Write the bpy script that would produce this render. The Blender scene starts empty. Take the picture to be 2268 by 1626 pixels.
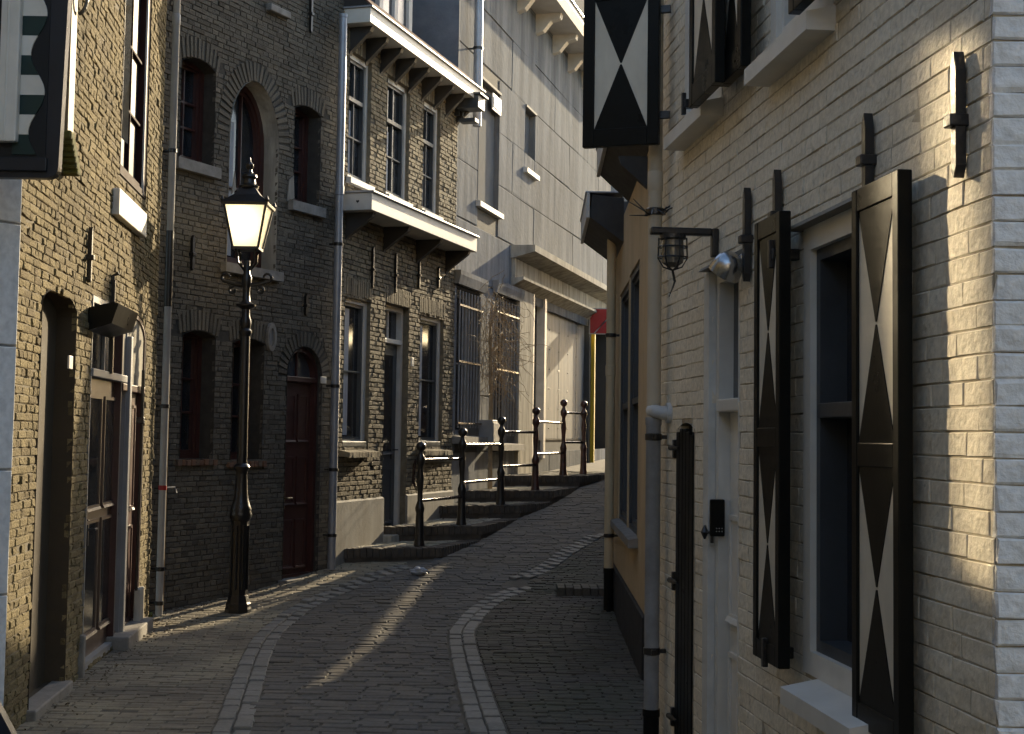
import bpy, bmesh, math, random
import numpy as np
from mathutils import Matrix, Vector
random.seed(7); RNG = np.random.default_rng(7)
SC = bpy.context.scene; COL = SC.collection
# ------------------------------------------------------------------ camera
F, PX, PY, IW, IH = 3200.0, 1134.0, 760.0, 2268.0, 1626.0
PITCH, ROLL, EYE = math.atan(205 / 3200), .0143, Vector((0, 0, 1.6))
CR = Matrix.Rotation(math.pi / 2 + PITCH, 3, 'X') @ Matrix.Rotation(ROLL, 3, 'Z')
cd = bpy.data.cameras.new('camera'); cam = bpy.data.objects.new('camera', cd); COL.objects.link(cam)
cam.matrix_world = Matrix.Translation(EYE) @ CR.to_4x4()
cd.sensor_width = 36; cd.lens = 36 * F / IW; cd.shift_y = -53 / IW; cd.clip_start = .1; cd.clip_end = 600
SC.camera = cam
# ------------------------------------------------------------------ sky, sun, exposure
SUN_AZ, SUN_EL = math.radians(23.0), math.radians(17.0)      # azimuth measured from +Y towards +X
w = bpy.data.worlds.new('World'); SC.world = w; w.use_nodes = True
nt = w.node_tree; bg = nt.nodes['Background']
sky = nt.nodes.new('ShaderNodeTexSky'); sky.sky_type = 'NISHITA'; sky.sun_disc = False
sky.sun_elevation = SUN_EL; sky.sun_rotation = SUN_AZ; sky.air_density = 1.0; sky.dust_density = 1.4
nt.links.new(sky.outputs[0], bg.inputs[0]); bg.inputs[1].default_value = .14
sl = bpy.data.lights.new('sun', 'SUN'); so = bpy.data.objects.new('sun', sl); COL.objects.link(so)
sl.energy = 3.5; sl.angle = math.radians(.53); sl.color = (1, .82, .54)
sd = Vector((math.sin(SUN_AZ) * math.cos(SUN_EL), math.cos(SUN_AZ) * math.cos(SUN_EL), math.sin(SUN_EL)))
so.rotation_euler = sd.to_track_quat('Z', 'Y').to_euler()
SC.view_settings.view_transform = 'Standard'; SC.view_settings.look = 'None'
SC.view_settings.exposure = 1.3; SC.view_settings.gamma = 1.0
SC.render.engine = 'CYCLES'; SC.cycles.max_bounces = 6; SC.cycles.diffuse_bounces = 4; SC.cycles.glossy_bounces = 3
SC.cycles.sample_clamp_indirect = 0; SC.cycles.use_guiding = True; SC.cycles.surface_guiding_probability = .7; SC.cycles.blur_glossy = 0; SC.cycles.use_adaptive_sampling = True; SC.cycles.adaptive_threshold = .02; SC.cycles.adaptive_min_samples = 24

# ------------------------------------------------------------------ pixel <-> place helpers (2268 x 1626 measuring frame)
def ray(px, py): return CR @ Vector(((px - PX) / F, -(py - PY) / F, -1))
def gnd(px, py, z=0.0):
    d = ray(px, py); t = (z - EYE.z) / d.z; return EYE + t * d
def proj(p):
    q = CR.transposed() @ (Vector(p) - EYE)
    if q.z > -.2: return None
    return PX + F * q.x / -q.z, PY - F * q.y / -q.z
GT = [(-80, 0), (12.3, 0), (14, .08), (15.3, .2), (17.2, .375), (18.8, .54), (20.6, .72), (22.5, .9), (24, 1.0), (31, 1.2), (120, 1.6)]
def g(y):
    return float(np.interp(y, [a for a, b in GT], [b for a, b in GT]))
def road(px, py):
    d = ray(px, py); t = 2.0
    while t < 80:
        p = EYE + d * t
        if p.z <= g(p.y): return p
        t += .02
    return p

# ------------------------------------------------------------------ materials
MATS = {}
def lin(c): return tuple(((x / 12.92) if x <= .04045 else ((x + .055) / 1.055) ** 2.4) for x in c)
def mat(name, c1, c2=None, rough=.7, scale=5.0, bump=.25, bscale=60, metal=0, spec=.4, stretch=(1, 1, 1), emit=None, bdist=.004, coat=0, con=.2):
    if name in MATS: return MATS[name]
    m = bpy.data.materials.new(name); m.use_nodes = True; n = m.node_tree; N = n.nodes; L = n.links
    b = N['Principled BSDF']; b.inputs['Roughness'].default_value = rough; b.inputs['Metallic'].default_value = metal
    b.inputs['Specular IOR Level'].default_value = spec; b.inputs['Coat Weight'].default_value = coat
    geo = N.new('ShaderNodeNewGeometry'); mp = N.new('ShaderNodeMapping'); mp.inputs['Scale'].default_value = stretch
    L.new(geo.outputs['Position'], mp.inputs[0])
    no = N.new('ShaderNodeTexNoise'); no.inputs['Scale'].default_value = scale; no.inputs['Detail'].default_value = 4; no.inputs['Roughness'].default_value = .65
    L.new(mp.outputs[0], no.inputs[0])
    if c2 is None: c2 = tuple(x * .72 for x in c1)
    rp = N.new('ShaderNodeValToRGB'); rp.color_ramp.elements[0].position = .5 - con; rp.color_ramp.elements[1].position = .5 + con
    rp.color_ramp.elements[0].color = (*c2, 1); rp.color_ramp.elements[1].color = (*c1, 1)
    L.new(no.outputs[0], rp.inputs[0]); L.new(rp.outputs[0], b.inputs['Base Color'])
    mr = N.new('ShaderNodeMapRange'); mr.inputs[3].default_value = max(.02, rough - .1); mr.inputs[4].default_value = min(1, rough + .12)
    L.new(no.outputs[0], mr.inputs[0]); L.new(mr.outputs[0], b.inputs['Roughness'])
    if bump:
        bn = N.new('ShaderNodeTexNoise'); bn.inputs['Scale'].default_value = bscale; bn.inputs['Detail'].default_value = 3
        L.new(geo.outputs['Position'], bn.inputs[0])
        bu = N.new('ShaderNodeBump'); bu.inputs['Strength'].default_value = bump; bu.inputs['Distance'].default_value = bdist
        L.new(bn.outputs[0], bu.inputs['Height']); L.new(bu.outputs[0], b.inputs['Normal'])
    if emit:
        b.inputs['Emission Color'].default_value = (*emit[0], 1); b.inputs['Emission Strength'].default_value = emit[1]
    MATS[name] = m; return m
def brickmat(name, cols, rough=.85, bump=.6, bscale=55, bdist=.006, grime=(.05, .045, .04), gamt=.5, gscale=1.2, spec=.3, spots=None):
    """every brick takes its own tone from a random value; grime in soft patches"""
    if name in MATS: return MATS[name]
    m = bpy.data.materials.new(name); m.use_nodes = True; n = m.node_tree; N = n.nodes; L = n.links
    b = N['Principled BSDF']; b.inputs['Roughness'].default_value = rough; b.inputs['Specular IOR Level'].default_value = spec
    at = N.new('ShaderNodeAttribute'); at.attribute_name = 'rnd'
    oi = N.new('ShaderNodeObjectInfo'); ad = N.new('ShaderNodeMath'); ad.operation = 'ADD'
    L.new(at.outputs['Fac'], ad.inputs[0]); L.new(oi.outputs['Random'], ad.inputs[1])
    fr = N.new('ShaderNodeMath'); fr.operation = 'FRACT'; L.new(ad.outputs[0], fr.inputs[0])
    rp = N.new('ShaderNodeValToRGB'); e = rp.color_ramp.elements
    while len(e) < len(cols): e.new(.5)
    for i, c in enumerate(cols): e[i].position = i / max(1, len(cols) - 1); e[i].color = (*c, 1)
    L.new(fr.outputs[0], rp.inputs[0])
    geo = N.new('ShaderNodeNewGeometry')
    no = N.new('ShaderNodeTexNoise'); no.inputs['Scale'].default_value = gscale; no.inputs['Detail'].default_value = 5; no.inputs['Roughness'].default_value = .7
    L.new(geo.outputs['Position'], no.inputs[0])
    cr = N.new('ShaderNodeMapRange'); cr.inputs[1].default_value = .42; cr.inputs[2].default_value = .75; cr.inputs[4].default_value = gamt
    L.new(no.outputs[0], cr.inputs[0])
    mx = N.new('ShaderNodeMix'); mx.data_type = 'RGBA'; L.new(cr.outputs[0], mx.inputs['Factor']); L.new(rp.outputs[0], mx.inputs['A']); mx.inputs['B'].default_value = (*grime, 1)
    n2 = N.new('ShaderNodeTexNoise'); n2.inputs['Scale'].default_value = bscale; n2.inputs['Detail'].default_value = 4; L.new(geo.outputs['Position'], n2.inputs[0])
    m2 = N.new('ShaderNodeMapRange'); m2.inputs[3].default_value = .65; m2.inputs[4].default_value = 1.3; L.new(n2.outputs[0], m2.inputs[0])
    src = mx.outputs['Result']
    if spots:
        n3 = N.new('ShaderNodeTexNoise'); n3.inputs['Scale'].default_value = 16; n3.inputs['Detail'].default_value = 5; n3.inputs['Roughness'].default_value = .75; L.new(geo.outputs['Position'], n3.inputs[0])
        c3_ = N.new('ShaderNodeMapRange'); c3_.inputs[1].default_value = .6; c3_.inputs[2].default_value = .74; c3_.inputs[4].default_value = .75; L.new(n3.outputs[0], c3_.inputs[0])
        m3 = N.new('ShaderNodeMix'); m3.data_type = 'RGBA'; L.new(c3_.outputs[0], m3.inputs['Factor']); L.new(src, m3.inputs['A']); m3.inputs['B'].default_value = (*spots, 1); src = m3.outputs['Result']
    mu = N.new('ShaderNodeVectorMath'); mu.operation = 'SCALE'; L.new(src, mu.inputs[0]); L.new(m2.outputs[0], mu.inputs['Scale'])
    L.new(mu.outputs[0], b.inputs['Base Color'])
    bu = N.new('ShaderNodeBump'); bu.inputs['Strength'].default_value = bump; bu.inputs['Distance'].default_value = bdist
    L.new(n2.outputs[0], bu.inputs['Height']); L.new(bu.outputs[0], b.inputs['Normal'])
    MATS[name] = m; return m
def glassmat(name, col=(.02, .024, .03), rough=.06, spec=.8, bump=.05):
    return mat(name, col, tuple(x * .7 for x in col), rough=rough, scale=3, bump=bump, bscale=5, spec=spec, bdist=.01)

WHITEP = mat('white_paint', (.72, .69, .62), (.6, .57, .5), .45, 4, .12, 40)
CREAMP = mat('cream_paint', (.58, .47, .3), (.5, .4, .25), .6, 3, .2, 40)
BLACKP = mat('black_gloss_paint', (.012, .012, .01), (.009, .009, .008), .3, 5, .1, 30, spec=.1)
IRON = mat('black_iron', (.012, .012, .012), (.016, .013, .011), .34, 20, .4, 60, spec=.6)
RUST = mat('iron_rusty_red', (.1, .03, .02), (.02, .013, .012), .35, 14, .4, 60, spec=.7)
PANELW = mat('shutter_white_panel', (.7, .63, .5), (.58, .52, .41), .5, 7, .1, 40, con=.16, stretch=(1, 1, .4))
BLUEBLACK = mat('blue_black_paint', (.018, .021, .028), None, .4, 4, .1, 40)
GREENP = mat('dark_green_paint', (.01, .035, .03), None, .5, 4, .1, 40)
REDP = mat('dark_red_paint', (.085, .034, .028), (.055, .023, .019), .35, 6, .15, 40)
GREYP = mat('grey_paint', (.3, .3, .3), (.24, .24, .24), .5, 5, .15, 40)
OFFW = mat('off_white_paint', (.6, .58, .54), (.48, .46, .42), .5, 5, .15, 40)
DGREY = mat('dark_grey_paint', (.06, .065, .07), None, .45, 5, .15, 40)
PIPEG = mat('zinc_pipe', (.33, .335, .345), (.22, .225, .23), .5, 8, .2, 30, metal=.1)
PIPEL = mat('pale_zinc_pipe', (.36, .37, .4), (.28, .29, .31), .35, 6, .15, 30, metal=.3)
PIPEC = mat('cream_pipe', (.52, .45, .34), (.45, .38, .28), .55, 4, .15, 40)
MORTAR = mat('mortar', (.22, .185, .125), (.12, .1, .07), .95, 12, .6, 90)
MORTARD = mat('dark_mortar', (.07, .062, .052), (.04, .036, .03), .95, 12, .6, 90)
MORTARW = mat('painted_joint', (.5, .43, .32), (.26, .22, .155), .8, 6, .5, 70)
PLASTER = mat('grey_plaster', (.36, .34, .3), (.2, .18, .15), .85, 2.2, .5, 50, stretch=(2, 2, .5))
STUCCO = mat('stucco_block', (.275, .28, .285), (.15, .157, .167), .95, 1.6, .7, 12, stretch=(2.0, 2.0, .3), bdist=.01, con=.13, spec=.02)
STUCCOB = mat('stucco_joint', (.09, .088, .085), None, .9, 6, .4, 60)
STONE = mat('stone_sill', (.3, .28, .25), (.18, .165, .145), .8, 9, .5, 60)
WSTONE = mat('white_plaster', (.5, .47, .4), (.28, .26, .22), .9, 3, .5, 30, con=.12, spec=.05, stretch=(2, 2, .4))
GLASS = glassmat('window_glass'); GLASSB = glassmat('window_glass_pale', (.07, .075, .085), .12)
CURTAIN = mat('net_curtain', (.5, .51, .53), (.34, .35, .37), .6, 10, .1, 40, stretch=(8, 8, .4))
WHITEBR = brickmat('warm_lit_white_brick', [(.72, .635, .49), (.77, .69, .54), (.745, .66, .515), (.785, .71, .565)], .72, .6, 42, .008, (.58, .51, .39), .5, 1.3, .3, spots=(.3, .255, .18))  # white paint, cream tint put in for warm bounce on the street face
B1BR = brickmat('yellow_brown_brick', [(.18, .138, .066), (.25, .196, .096), (.21, .165, .08), (.29, .23, .118), (.15, .112, .056)], .92, 1.0, 70, .016, (.07, .056, .032), .8, 1.0)
B2BR = brickmat('dark_grey_brown_brick', [(.10, .088, .066), (.15, .13, .1), (.12, .104, .08), (.17, .145, .11), (.085, .072, .056)], .9, .8, 70, .007, (.055, .05, .042), .5)
B3BR = brickmat('brown_rough_brick', [(.17, .14, .09), (.25, .205, .135), (.2, .165, .105), (.28, .235, .155), (.12, .096, .066)], .9, .9, 70, .008, (.075, .064, .048), .4)
REDBR = brickmat('worn_red_brick', [(.17, .085, .05), (.22, .12, .075), (.14, .1, .07)], .9, .8, 70, .007, (.1, .085, .07), .5)
SETT = brickmat('dark_stone_sett', [(.12, .113, .102), (.165, .152, .135), (.14, .13, .118), (.19, .172, .148)], .85, .5, 45, .004, (.175, .148, .11), .65, 1.0, .1)
PAVER = brickmat('worn_clay_paver', [(.15, .13, .1), (.2, .17, .13), (.17, .145, .11), (.13, .11, .085)], .85, .6, 50, .005, (.42, .365, .245), .9, .8)
PAVERD = brickmat('dark_clay_paver', [(.085, .073, .06), (.115, .098, .08), (.1, .087, .072), (.13, .108, .084)], .85, .6, 50, .005, (.075, .085, .045), .65, .9)
KERB = brickmat('pale_kerb_stone', [(.2, .19, .165), (.26, .245, .215), (.22, .21, .185)], .75, .5, 45, .005, (.13, .115, .095), .6, 1.4)
DIRT = mat('joint_dirt', (.15, .13, .098), (.075, .066, .05), .95, 7, .6, 60)
TILE = brickmat('red_roof_tile', [(.17, .075, .05), (.12, .06, .045), (.2, .1, .06), (.09, .06, .05)], .8, .5, 40, .006, (.06, .05, .045), .5)
SLATE = mat('blue_grey_render', (.16, .17, .19), (.09, .1, .115), .75, 3, .4, 40)

# ------------------------------------------------------------------ mesh builder
class MB:
    def __init__(s): s.v, s.f = [], []
    def quad(s, *p):
        i = len(s.v); s.v += [tuple(q) for q in p]; s.f.append(tuple(range(i, i + len(p)))); return s
    def box(s, x0, x1, y0, y1, z0, z1, c=0.0):
        x0, x1 = min(x0, x1), max(x0, x1); y0, y1 = min(y0, y1), max(y0, y1); z0, z1 = min(z0, z1), max(z0, z1)
        c = min(c, (x1 - x0) * .45, (y1 - y0) * .45, (z1 - z0) * .45)
        i = len(s.v)
        if c <= 0:
            s.v += [(x, y, z) for z in (z0, z1) for y in (y0, y1) for x in (x0, x1)]
            for f in ((0, 2, 3, 1), (4, 5, 7, 6), (0, 1, 5, 4), (2, 6, 7, 3), (0, 4, 6, 2), (1, 3, 7, 5)): s.f.append(tuple(i + k for k in f))
            return s
        bm = bmesh.new(); bmesh.ops.create_cube(bm, size=1)
        for v in bm.verts: v.co = Vector(((x0 + x1) / 2 + v.co.x * (x1 - x0), (y0 + y1) / 2 + v.co.y * (y1 - y0), (z0 + z1) / 2 + v.co.z * (z1 - z0)))
        bmesh.ops.bevel(bm, geom=list(bm.edges), offset=c, segments=2, profile=.5, affect='EDGES')
        bm.verts.index_update()
        for v in bm.verts: s.v.append(tuple(v.co))
        for f in bm.faces: s.f.append(tuple(i + v.index for v in f.verts))
        bm.free(); return s
    def lathe(s, prof, cx=0, cy=0, n=16, sq=None, rot=0):
        i = len(s.v)
        for r, z in prof:
            for k in range(n):
                a = rot + 2 * math.pi * k / n; s.v.append((cx + r * math.cos(a), cy + r * math.sin(a), z))
        for j in range(len(prof) - 1):
            for k in range(n):
                k2 = (k + 1) % n; s.f.append((i + j * n + k, i + j * n + k2, i + (j + 1) * n + k2, i + (j + 1) * n + k))
        s.f.append(tuple(i + k for k in range(n))[::-1]); s.f.append(tuple(i + (len(prof) - 1) * n + k for k in range(n)))
        return s
    def tube(s, pts, r, n=10):
        pts = [Vector(p) for p in pts]; i = len(s.v); up = Vector((.13, .31, .94))
        for j, p in enumerate(pts):
            t = (pts[min(j + 1, len(pts) - 1)] - pts[max(j - 1, 0)]).normalized()
            a = t.cross(up)
            if a.length < .05: a = t.cross(Vector((1, 0, 0)))
            a.normalize(); b = t.cross(a); rr = r[j] if isinstance(r, (list, tuple)) else r
            for k in range(n):
                q = 2 * math.pi * k / n; s.v.append(tuple(p + (a * math.cos(q) + b * math.sin(q)) * rr))
        for j in range(len(pts) - 1):
            for k in range(n):
                k2 = (k + 1) % n; s.f.append((i + j * n + k, i + (j + 1) * n + k, i + (j + 1) * n + k2, i + j * n + k2))
        s.f.append(tuple(i + k for k in range(n))); s.f.append(tuple(i + (len(pts) - 1) * n + k for k in range(n))[::-1])
        return s
    def prism(s, poly, y0, y1):          # polygon in x,z, extruded in y
        i = len(s.v); n = len(poly)
        s.v += [(x, y0, z) for x, z in poly] + [(x, y1, z) for x, z in poly]
        s.f.append(tuple(range(i, i + n))); s.f.append(tuple(range(i + n, i + 2 * n))[::-1])
        for k in range(n): s.f.append((i + k, i + n + k, i + n + (k + 1) % n, i + (k + 1) % n))
        return s
    def prismx(s, poly, x0, x1):         # polygon in y,z, extruded in x
        i = len(s.v); n = len(poly)
        s.v += [(x0, y, z) for y, z in poly] + [(x1, y, z) for y, z in poly]
        s.f.append(tuple(range(i, i + n))); s.f.append(tuple(range(i + n, i + 2 * n))[::-1])
        for k in range(n): s.f.append((i + k, i + n + k, i + n + (k + 1) % n, i + (k + 1) % n))
        return s
    def prismz(s, poly, z0, z1):
        i = len(s.v); n = len(poly)
        s.v += [(x, y, z0) for x, y in poly] + [(x, y, z1) for x, y in poly]
        s.f.append(tuple(range(i, i + n))); s.f.append(tuple(range(i + n, i + 2 * n))[::-1])
        for k in range(n): s.f.append((i + k, i + n + k, i + n + (k + 1) % n, i + (k + 1) % n))
        return s
    def ring(s, o, q, y0, y1):           # between closed outlines o (outer) and q (inner), depth y0..y1
        n = len(o)
        for k in range(n):
            k2 = (k + 1) % n
            s.quad((o[k][0], y0, o[k][1]), (o[k2][0], y0, o[k2][1]), (q[k2][0], y0, q[k2][1]), (q[k][0], y0, q[k][1]))
            s.quad((q[k][0], y0, q[k][1]), (q[k2][0], y0, q[k2][1]), (q[k2][0], y1, q[k2][1]), (q[k][0], y1, q[k][1]))
            s.quad((o[k][0], y0, o[k][1]), (o[k][0], y1, o[k][1]), (o[k2][0], y1, o[k2][1]), (o[k2][0], y0, o[k2][1]))
        return s
    def mesh(s, name, m, smooth=False):
        me = bpy.data.meshes.new(name); me.from_pydata(s.v, [], s.f)
        bm = bmesh.new(); bm.from_mesh(me); bmesh.ops.recalc_face_normals(bm, faces=bm.faces); bm.to_mesh(me); bm.free()
        me.materials.append(m)
        if smooth: me.polygons.foreach_set('use_smooth', [True] * len(me.polygons)); me.set_sharp_from_angle(angle=math.radians(38))
        return me
    def obj(s, name, m, parent=None, smooth=False, kind=None):
        o = bpy.data.objects.new(name, s.mesh(name, m, smooth)); COL.objects.link(o); o.parent = parent
        if kind: o['kind'] = kind
        return o
def tag(o, label, cat=None, group=None, kind=None):
    if label: o['label'] = label
    if cat: o['category'] = cat
    if group: o['group'] = group
    if kind: o['kind'] = kind
    return o
def empty(name, M):
    o = bpy.data.objects.new(name, None); COL.objects.link(o); o.matrix_world = M; o.empty_display_size = .2; return o
class Wall:
    """front-elevation frame: x to the right along the wall, y into the wall, z up"""
    def __init__(s, a, b):
        s.a = Vector((a[0], a[1])); s.b = Vector((b[0], b[1])); e = (s.b - s.a); s.len = e.length; s.e = e.normalized(); s.n = Vector((-s.e.y, s.e.x))
        s.M = Matrix(((s.e.x, s.n.x, 0, s.a.x), (s.e.y, s.n.y, 0, s.a.y), (0, 0, 1, 0), (0, 0, 0, 1)))
    def hit(s, px, py, y=0.0):
        d = ray(px, py); a = s.a + s.n * y
        t = s.n.dot(a - Vector((EYE.x, EYE.y))) / s.n.dot(Vector((d.x, d.y))); P = EYE + t * d
        return (Vector((P.x, P.y)) - s.a).dot(s.e), P.z
    def rect(s, tl, br, y=0.0):
        x0, z1 = s.hit(*tl, y); x1, z0 = s.hit(*br, y); return x0, x1, z0, z1
    def world(s, x, y, z): return s.M @ Vector((x, y, z))
    def ground(s, x, y=0): return g(s.world(x, y, 0).y)

# ------------------------------------------------------------------ brick courses
def unit_brick(L, H, D, c, k):
    """front face at y=0 (towards the street), chamfered edges, uneven"""
    j = lambda a: random.uniform(-a, a)
    mb = MB(); cx, cz = c / L, c / H
    fr = [(sx * (.5 - cx) + j(.01), j(.0015), sz * (.5 - cz) + j(.03)) for sx, sz in ((-1, -1), (1, -1), (1, 1), (-1, 1))]
    mi = [(sx * .5 + j(.006), c, sz * .5 + j(.02)) for sx, sz in ((-1, -1), (1, -1), (1, 1), (-1, 1))]
    bk = [(sx * .5, D, sz * .5) for sx, sz in ((-1, -1), (1, -1), (1, 1), (-1, 1))]
    mb.v = fr + mi + bk; mb.f = [(0, 1, 2, 3)]
    for a, b in ((0, 4), (4, 8)):
        for q in range(4): mb.f.append((a + q, b + q, b + (q + 1) % 4, a + (q + 1) % 4))
    return mb
FACES9 = np.array([(0, 1, 2, 3)] + [(a + q, b + q, b + (q + 1) % 4, a + (q + 1) % 4) for a, b in ((0, 4), (4, 8)) for q in range(4)])
def brick_stuff(name, cells, D, c, mt, parent, M2W=None, jit=.0025):
    """all remaining bricks: one joined mesh. cells: (xc, y, zc, len, h)"""
    if not len(cells): return None
    A = np.array(cells, float); n = len(A)
    sg = np.array([(-1, -1), (1, -1), (1, 1), (-1, 1)], float)
    V = np.zeros((n, 12, 3))
    for li, (ins, yy) in enumerate(((c, 0.0), (0.0, c), (0.0, D))):
        for q in range(4):
            V[:, li * 4 + q, 0] = A[:, 0] + sg[q, 0] * (A[:, 3] / 2 - ins) + (RNG.normal(0, jit, n) if li < 2 else 0)
            V[:, li * 4 + q, 1] = A[:, 1] + yy + (RNG.normal(0, jit * .5, n) if li == 0 else 0)
            V[:, li * 4 + q, 2] = A[:, 2] + sg[q, 1] * (A[:, 4] / 2 - ins) + (RNG.normal(0, jit, n) if li < 2 else 0)
    Fc = (np.arange(n)[:, None, None] * 12 + FACES9[None]).reshape(-1, 4)
    me = bpy.data.meshes.new(name); me.from_pydata(V.reshape(-1, 3).tolist(), [], Fc.tolist())
    at = me.attributes.new('rnd', 'FLOAT', 'POINT'); at.data.foreach_set('value', np.repeat(RNG.random(n), 12).astype(np.float32))
    me.materials.append(mt); o = bpy.data.objects.new(name, me); COL.objects.link(o); o.parent = parent; o['kind'] = 'stuff'
    return o
def top_of(op, x):
    x0, x1, z0, z1, rise, kind = op[:6]; t = (x - (x0 + x1) / 2) / ((x1 - x0) / 2)
    if rise <= 0 or abs(t) >= 1: return z1
    return z1 + rise * (math.sqrt(1 - t * t) if kind == 'ell' else 1 - t * t)
def span_at(op, z, pad=0.0):
    x0, x1, z0, z1, rise, kind = op[:6]
    if z < z0 or z > z1 + max(rise, 0) + pad: return None
    if z <= z1: return x0, x1
    h = (x1 - x0) / 2 + pad; R = rise + pad
    if R <= 0: return None
    t = min(1, (z - z1) / R); k = math.sqrt(max(0, 1 - t * t)) if kind == 'ell' else math.sqrt(max(0, 1 - t))
    c = (x0 + x1) / 2; return c - h * k, c + h * k
def courses(x0, x1, z0, z1, L, H, j, ops=(), extra=(), bond='cross', lean=0.0):
    out = []; k = 0; z = z0
    while z < z1:
        zm = z + (H - j) / 2
        bl = []
        for o in ops:
            sp = span_at(o, zm)
            if sp: bl.append(sp)
        for (ax, bx, az, bz) in extra:
            if az <= zm <= bz: bl.append((ax, bx))
        for o in ops:
            if o[4] > 0 and len(o) > 7 and o[7]:
                sp = span_at(o, zm, o[7])
                if sp and zm > o[3]: bl.append(sp)
        bl.sort()
        Lc = L / 2 if (bond == 'cross' and k % 2) else L
        off = (0 if k % 2 == 0 else (L / 4 if bond == 'cross' else L / 2)) + (L / 2 if bond == 'cross' and k % 4 == 2 else 0)
        x = x0 - off - random.uniform(0, .02)
        while x < x1:
            l = Lc * random.uniform(.94, 1.06); a, b = max(x, x0), min(x + l - j, x1); x += l
            segs = [(a, b)]
            for p, q in bl:
                ns = []
                for s, e in segs:
                    if q <= s or p >= e: ns.append((s, e)); continue
                    if p - s > .018: ns.append((s, p))
                    if e - q > .018: ns.append((q, e))
                segs = ns
            for s, e in segs:
                if e - s > .018: out.append(((s + e) / 2, zm, e - s, H - j))
        z += H; k += 1
    return out
def lay_bricks(wall, parent, cells, mt, proud=.004, vary=.004, D=.03, c=.004, L=.2, H=.06, nobj=300, name='brick', jit=.0025, yfun=None, rj=1.0):
    arr = []
    for (xc, zc, l, h) in cells:
        y = -proud + random.gauss(0, vary) + (yfun(xc, zc) if yfun else 0)
        P = wall.world(xc, y, zc); q = proj(P)
        sc = 0
        if q and -20 < q[0] < IW + 20 and -20 < q[1] < IH + 20:
            A = proj(wall.world(xc - l / 2, y, zc)); B = proj(wall.world(xc + l / 2, y, zc)); d = (P - EYE).length
            if A and B: sc = abs(A[0] - B[0]) * h * F / d
        arr.append((sc, xc, y, zc, l, h))
    arr.sort(key=lambda t: -t[0])
    ms = [unit_brick(L, H, D, c, k).mesh(name, mt) for k in range(6)]
    for (sc, xc, y, zc, l, h) in arr[:nobj]:
        if sc <= 0: continue
        o = bpy.data.objects.new(name, random.choice(ms)); COL.objects.link(o); o.parent = parent
        o.location = (xc, y, zc); o.scale = (l, 1, h); o.rotation_euler = (random.gauss(0, .01 * rj), random.gauss(0, .005 * rj), random.gauss(0, .01 * rj))
    rest = [(xc, y, zc, l, h) for (sc, xc, y, zc, l, h) in arr[nobj:]] + [(xc, y, zc, l, h) for (sc, xc, y, zc, l, h) in arr[:nobj] if sc <= 0]
    brick_stuff('brickwork', rest, D, c, mt, parent, jit=jit)
def outline(op, off=0.0, n=14):
    x0, x1, z0, z1, rise, kind = op[:6]; x0 += off; x1 -= off; z0 += off
    if rise <= 0: return [(x0, z0), (x0, z1 - off), (x1, z1 - off), (x1, z0)]
    pts = [(x0, z0)]
    for k in range(n + 1):
        t = -math.cos(math.pi * k / n); x = (x0 + x1) / 2 + t * (x1 - x0) / 2
        zz = z1 + (rise - off) * (math.sqrt(max(0, 1 - t * t)) if kind == 'ell' else 1 - t * t) - (off if kind == 'seg' and False else 0)
        pts.append((x, zz))
    pts.append((x1, z0)); return pts
def backing(wall, root, x0, x1, z0, z1, ops, mt, y=.008, name='wall', thick=.3, rmat=None):
    """mortar plane with the openings cut out, and their reveals"""
    rects = []
    for o in ops:
        if o[4] > 0:
            n = 10
            for k in range(n):
                a = o[0] + (o[1] - o[0]) * k / n; b = o[0] + (o[1] - o[0]) * (k + 1) / n
                rects.append((a, b, o[2], max(top_of(o, a + 1e-4), top_of(o, b - 1e-4))))
        else: rects.append((o[0], o[1], o[2], o[3]))
    xs = sorted({x0, x1} | {r[k] for r in rects for k in (0, 1) if x0 < r[k] < x1})
    mb = MB()
    for a, b in zip(xs, xs[1:]):
        xm = (a + b) / 2; bl = sorted((r[2], r[3]) for r in rects if r[0] <= xm <= r[1]); z = z0
        for p, q in bl:
            if p > z: mb.quad((a, y, z), (b, y, z), (b, y, p), (a, y, p))
            z = max(z, q)
        if z < z1: mb.quad((a, y, z), (b, y, z), (b, y, z1), (a, y, z1))
    # thickness of the house behind: top and ends
    mb.quad((x0, y, z0), (x0, y, z1), (x0, y + thick, z1), (x0, y + thick, z0))
    mb.quad((x1, y, z0), (x1, y + thick, z0), (x1, y + thick, z1), (x1, y, z1))
    mb.quad((x0, y, z1), (x1, y, z1), (x1, y + thick, z1), (x0, y + thick, z1))
    mb.quad((x0, y + thick, z0), (x0, y + thick, z1), (x1, y + thick, z1), (x1, y + thick, z0))
    wo = mb.obj(name, mt, root)
    for o in ops:
        d = o[6]; P = outline(o); r = MB()
        for k in range(len(P)):
            k2 = (k + 1) % len(P)
            r.quad((P[k][0], -.004, P[k][1]), (P[k2][0], -.004, P[k2][1]), (P[k2][0], d + .05, P[k2][1]), (P[k][0], d + .05, P[k][1]))
        r.obj('reveal', (o[8] if len(o) > 8 and o[8] else (rmat or mt)), wo)
    return wo
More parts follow.
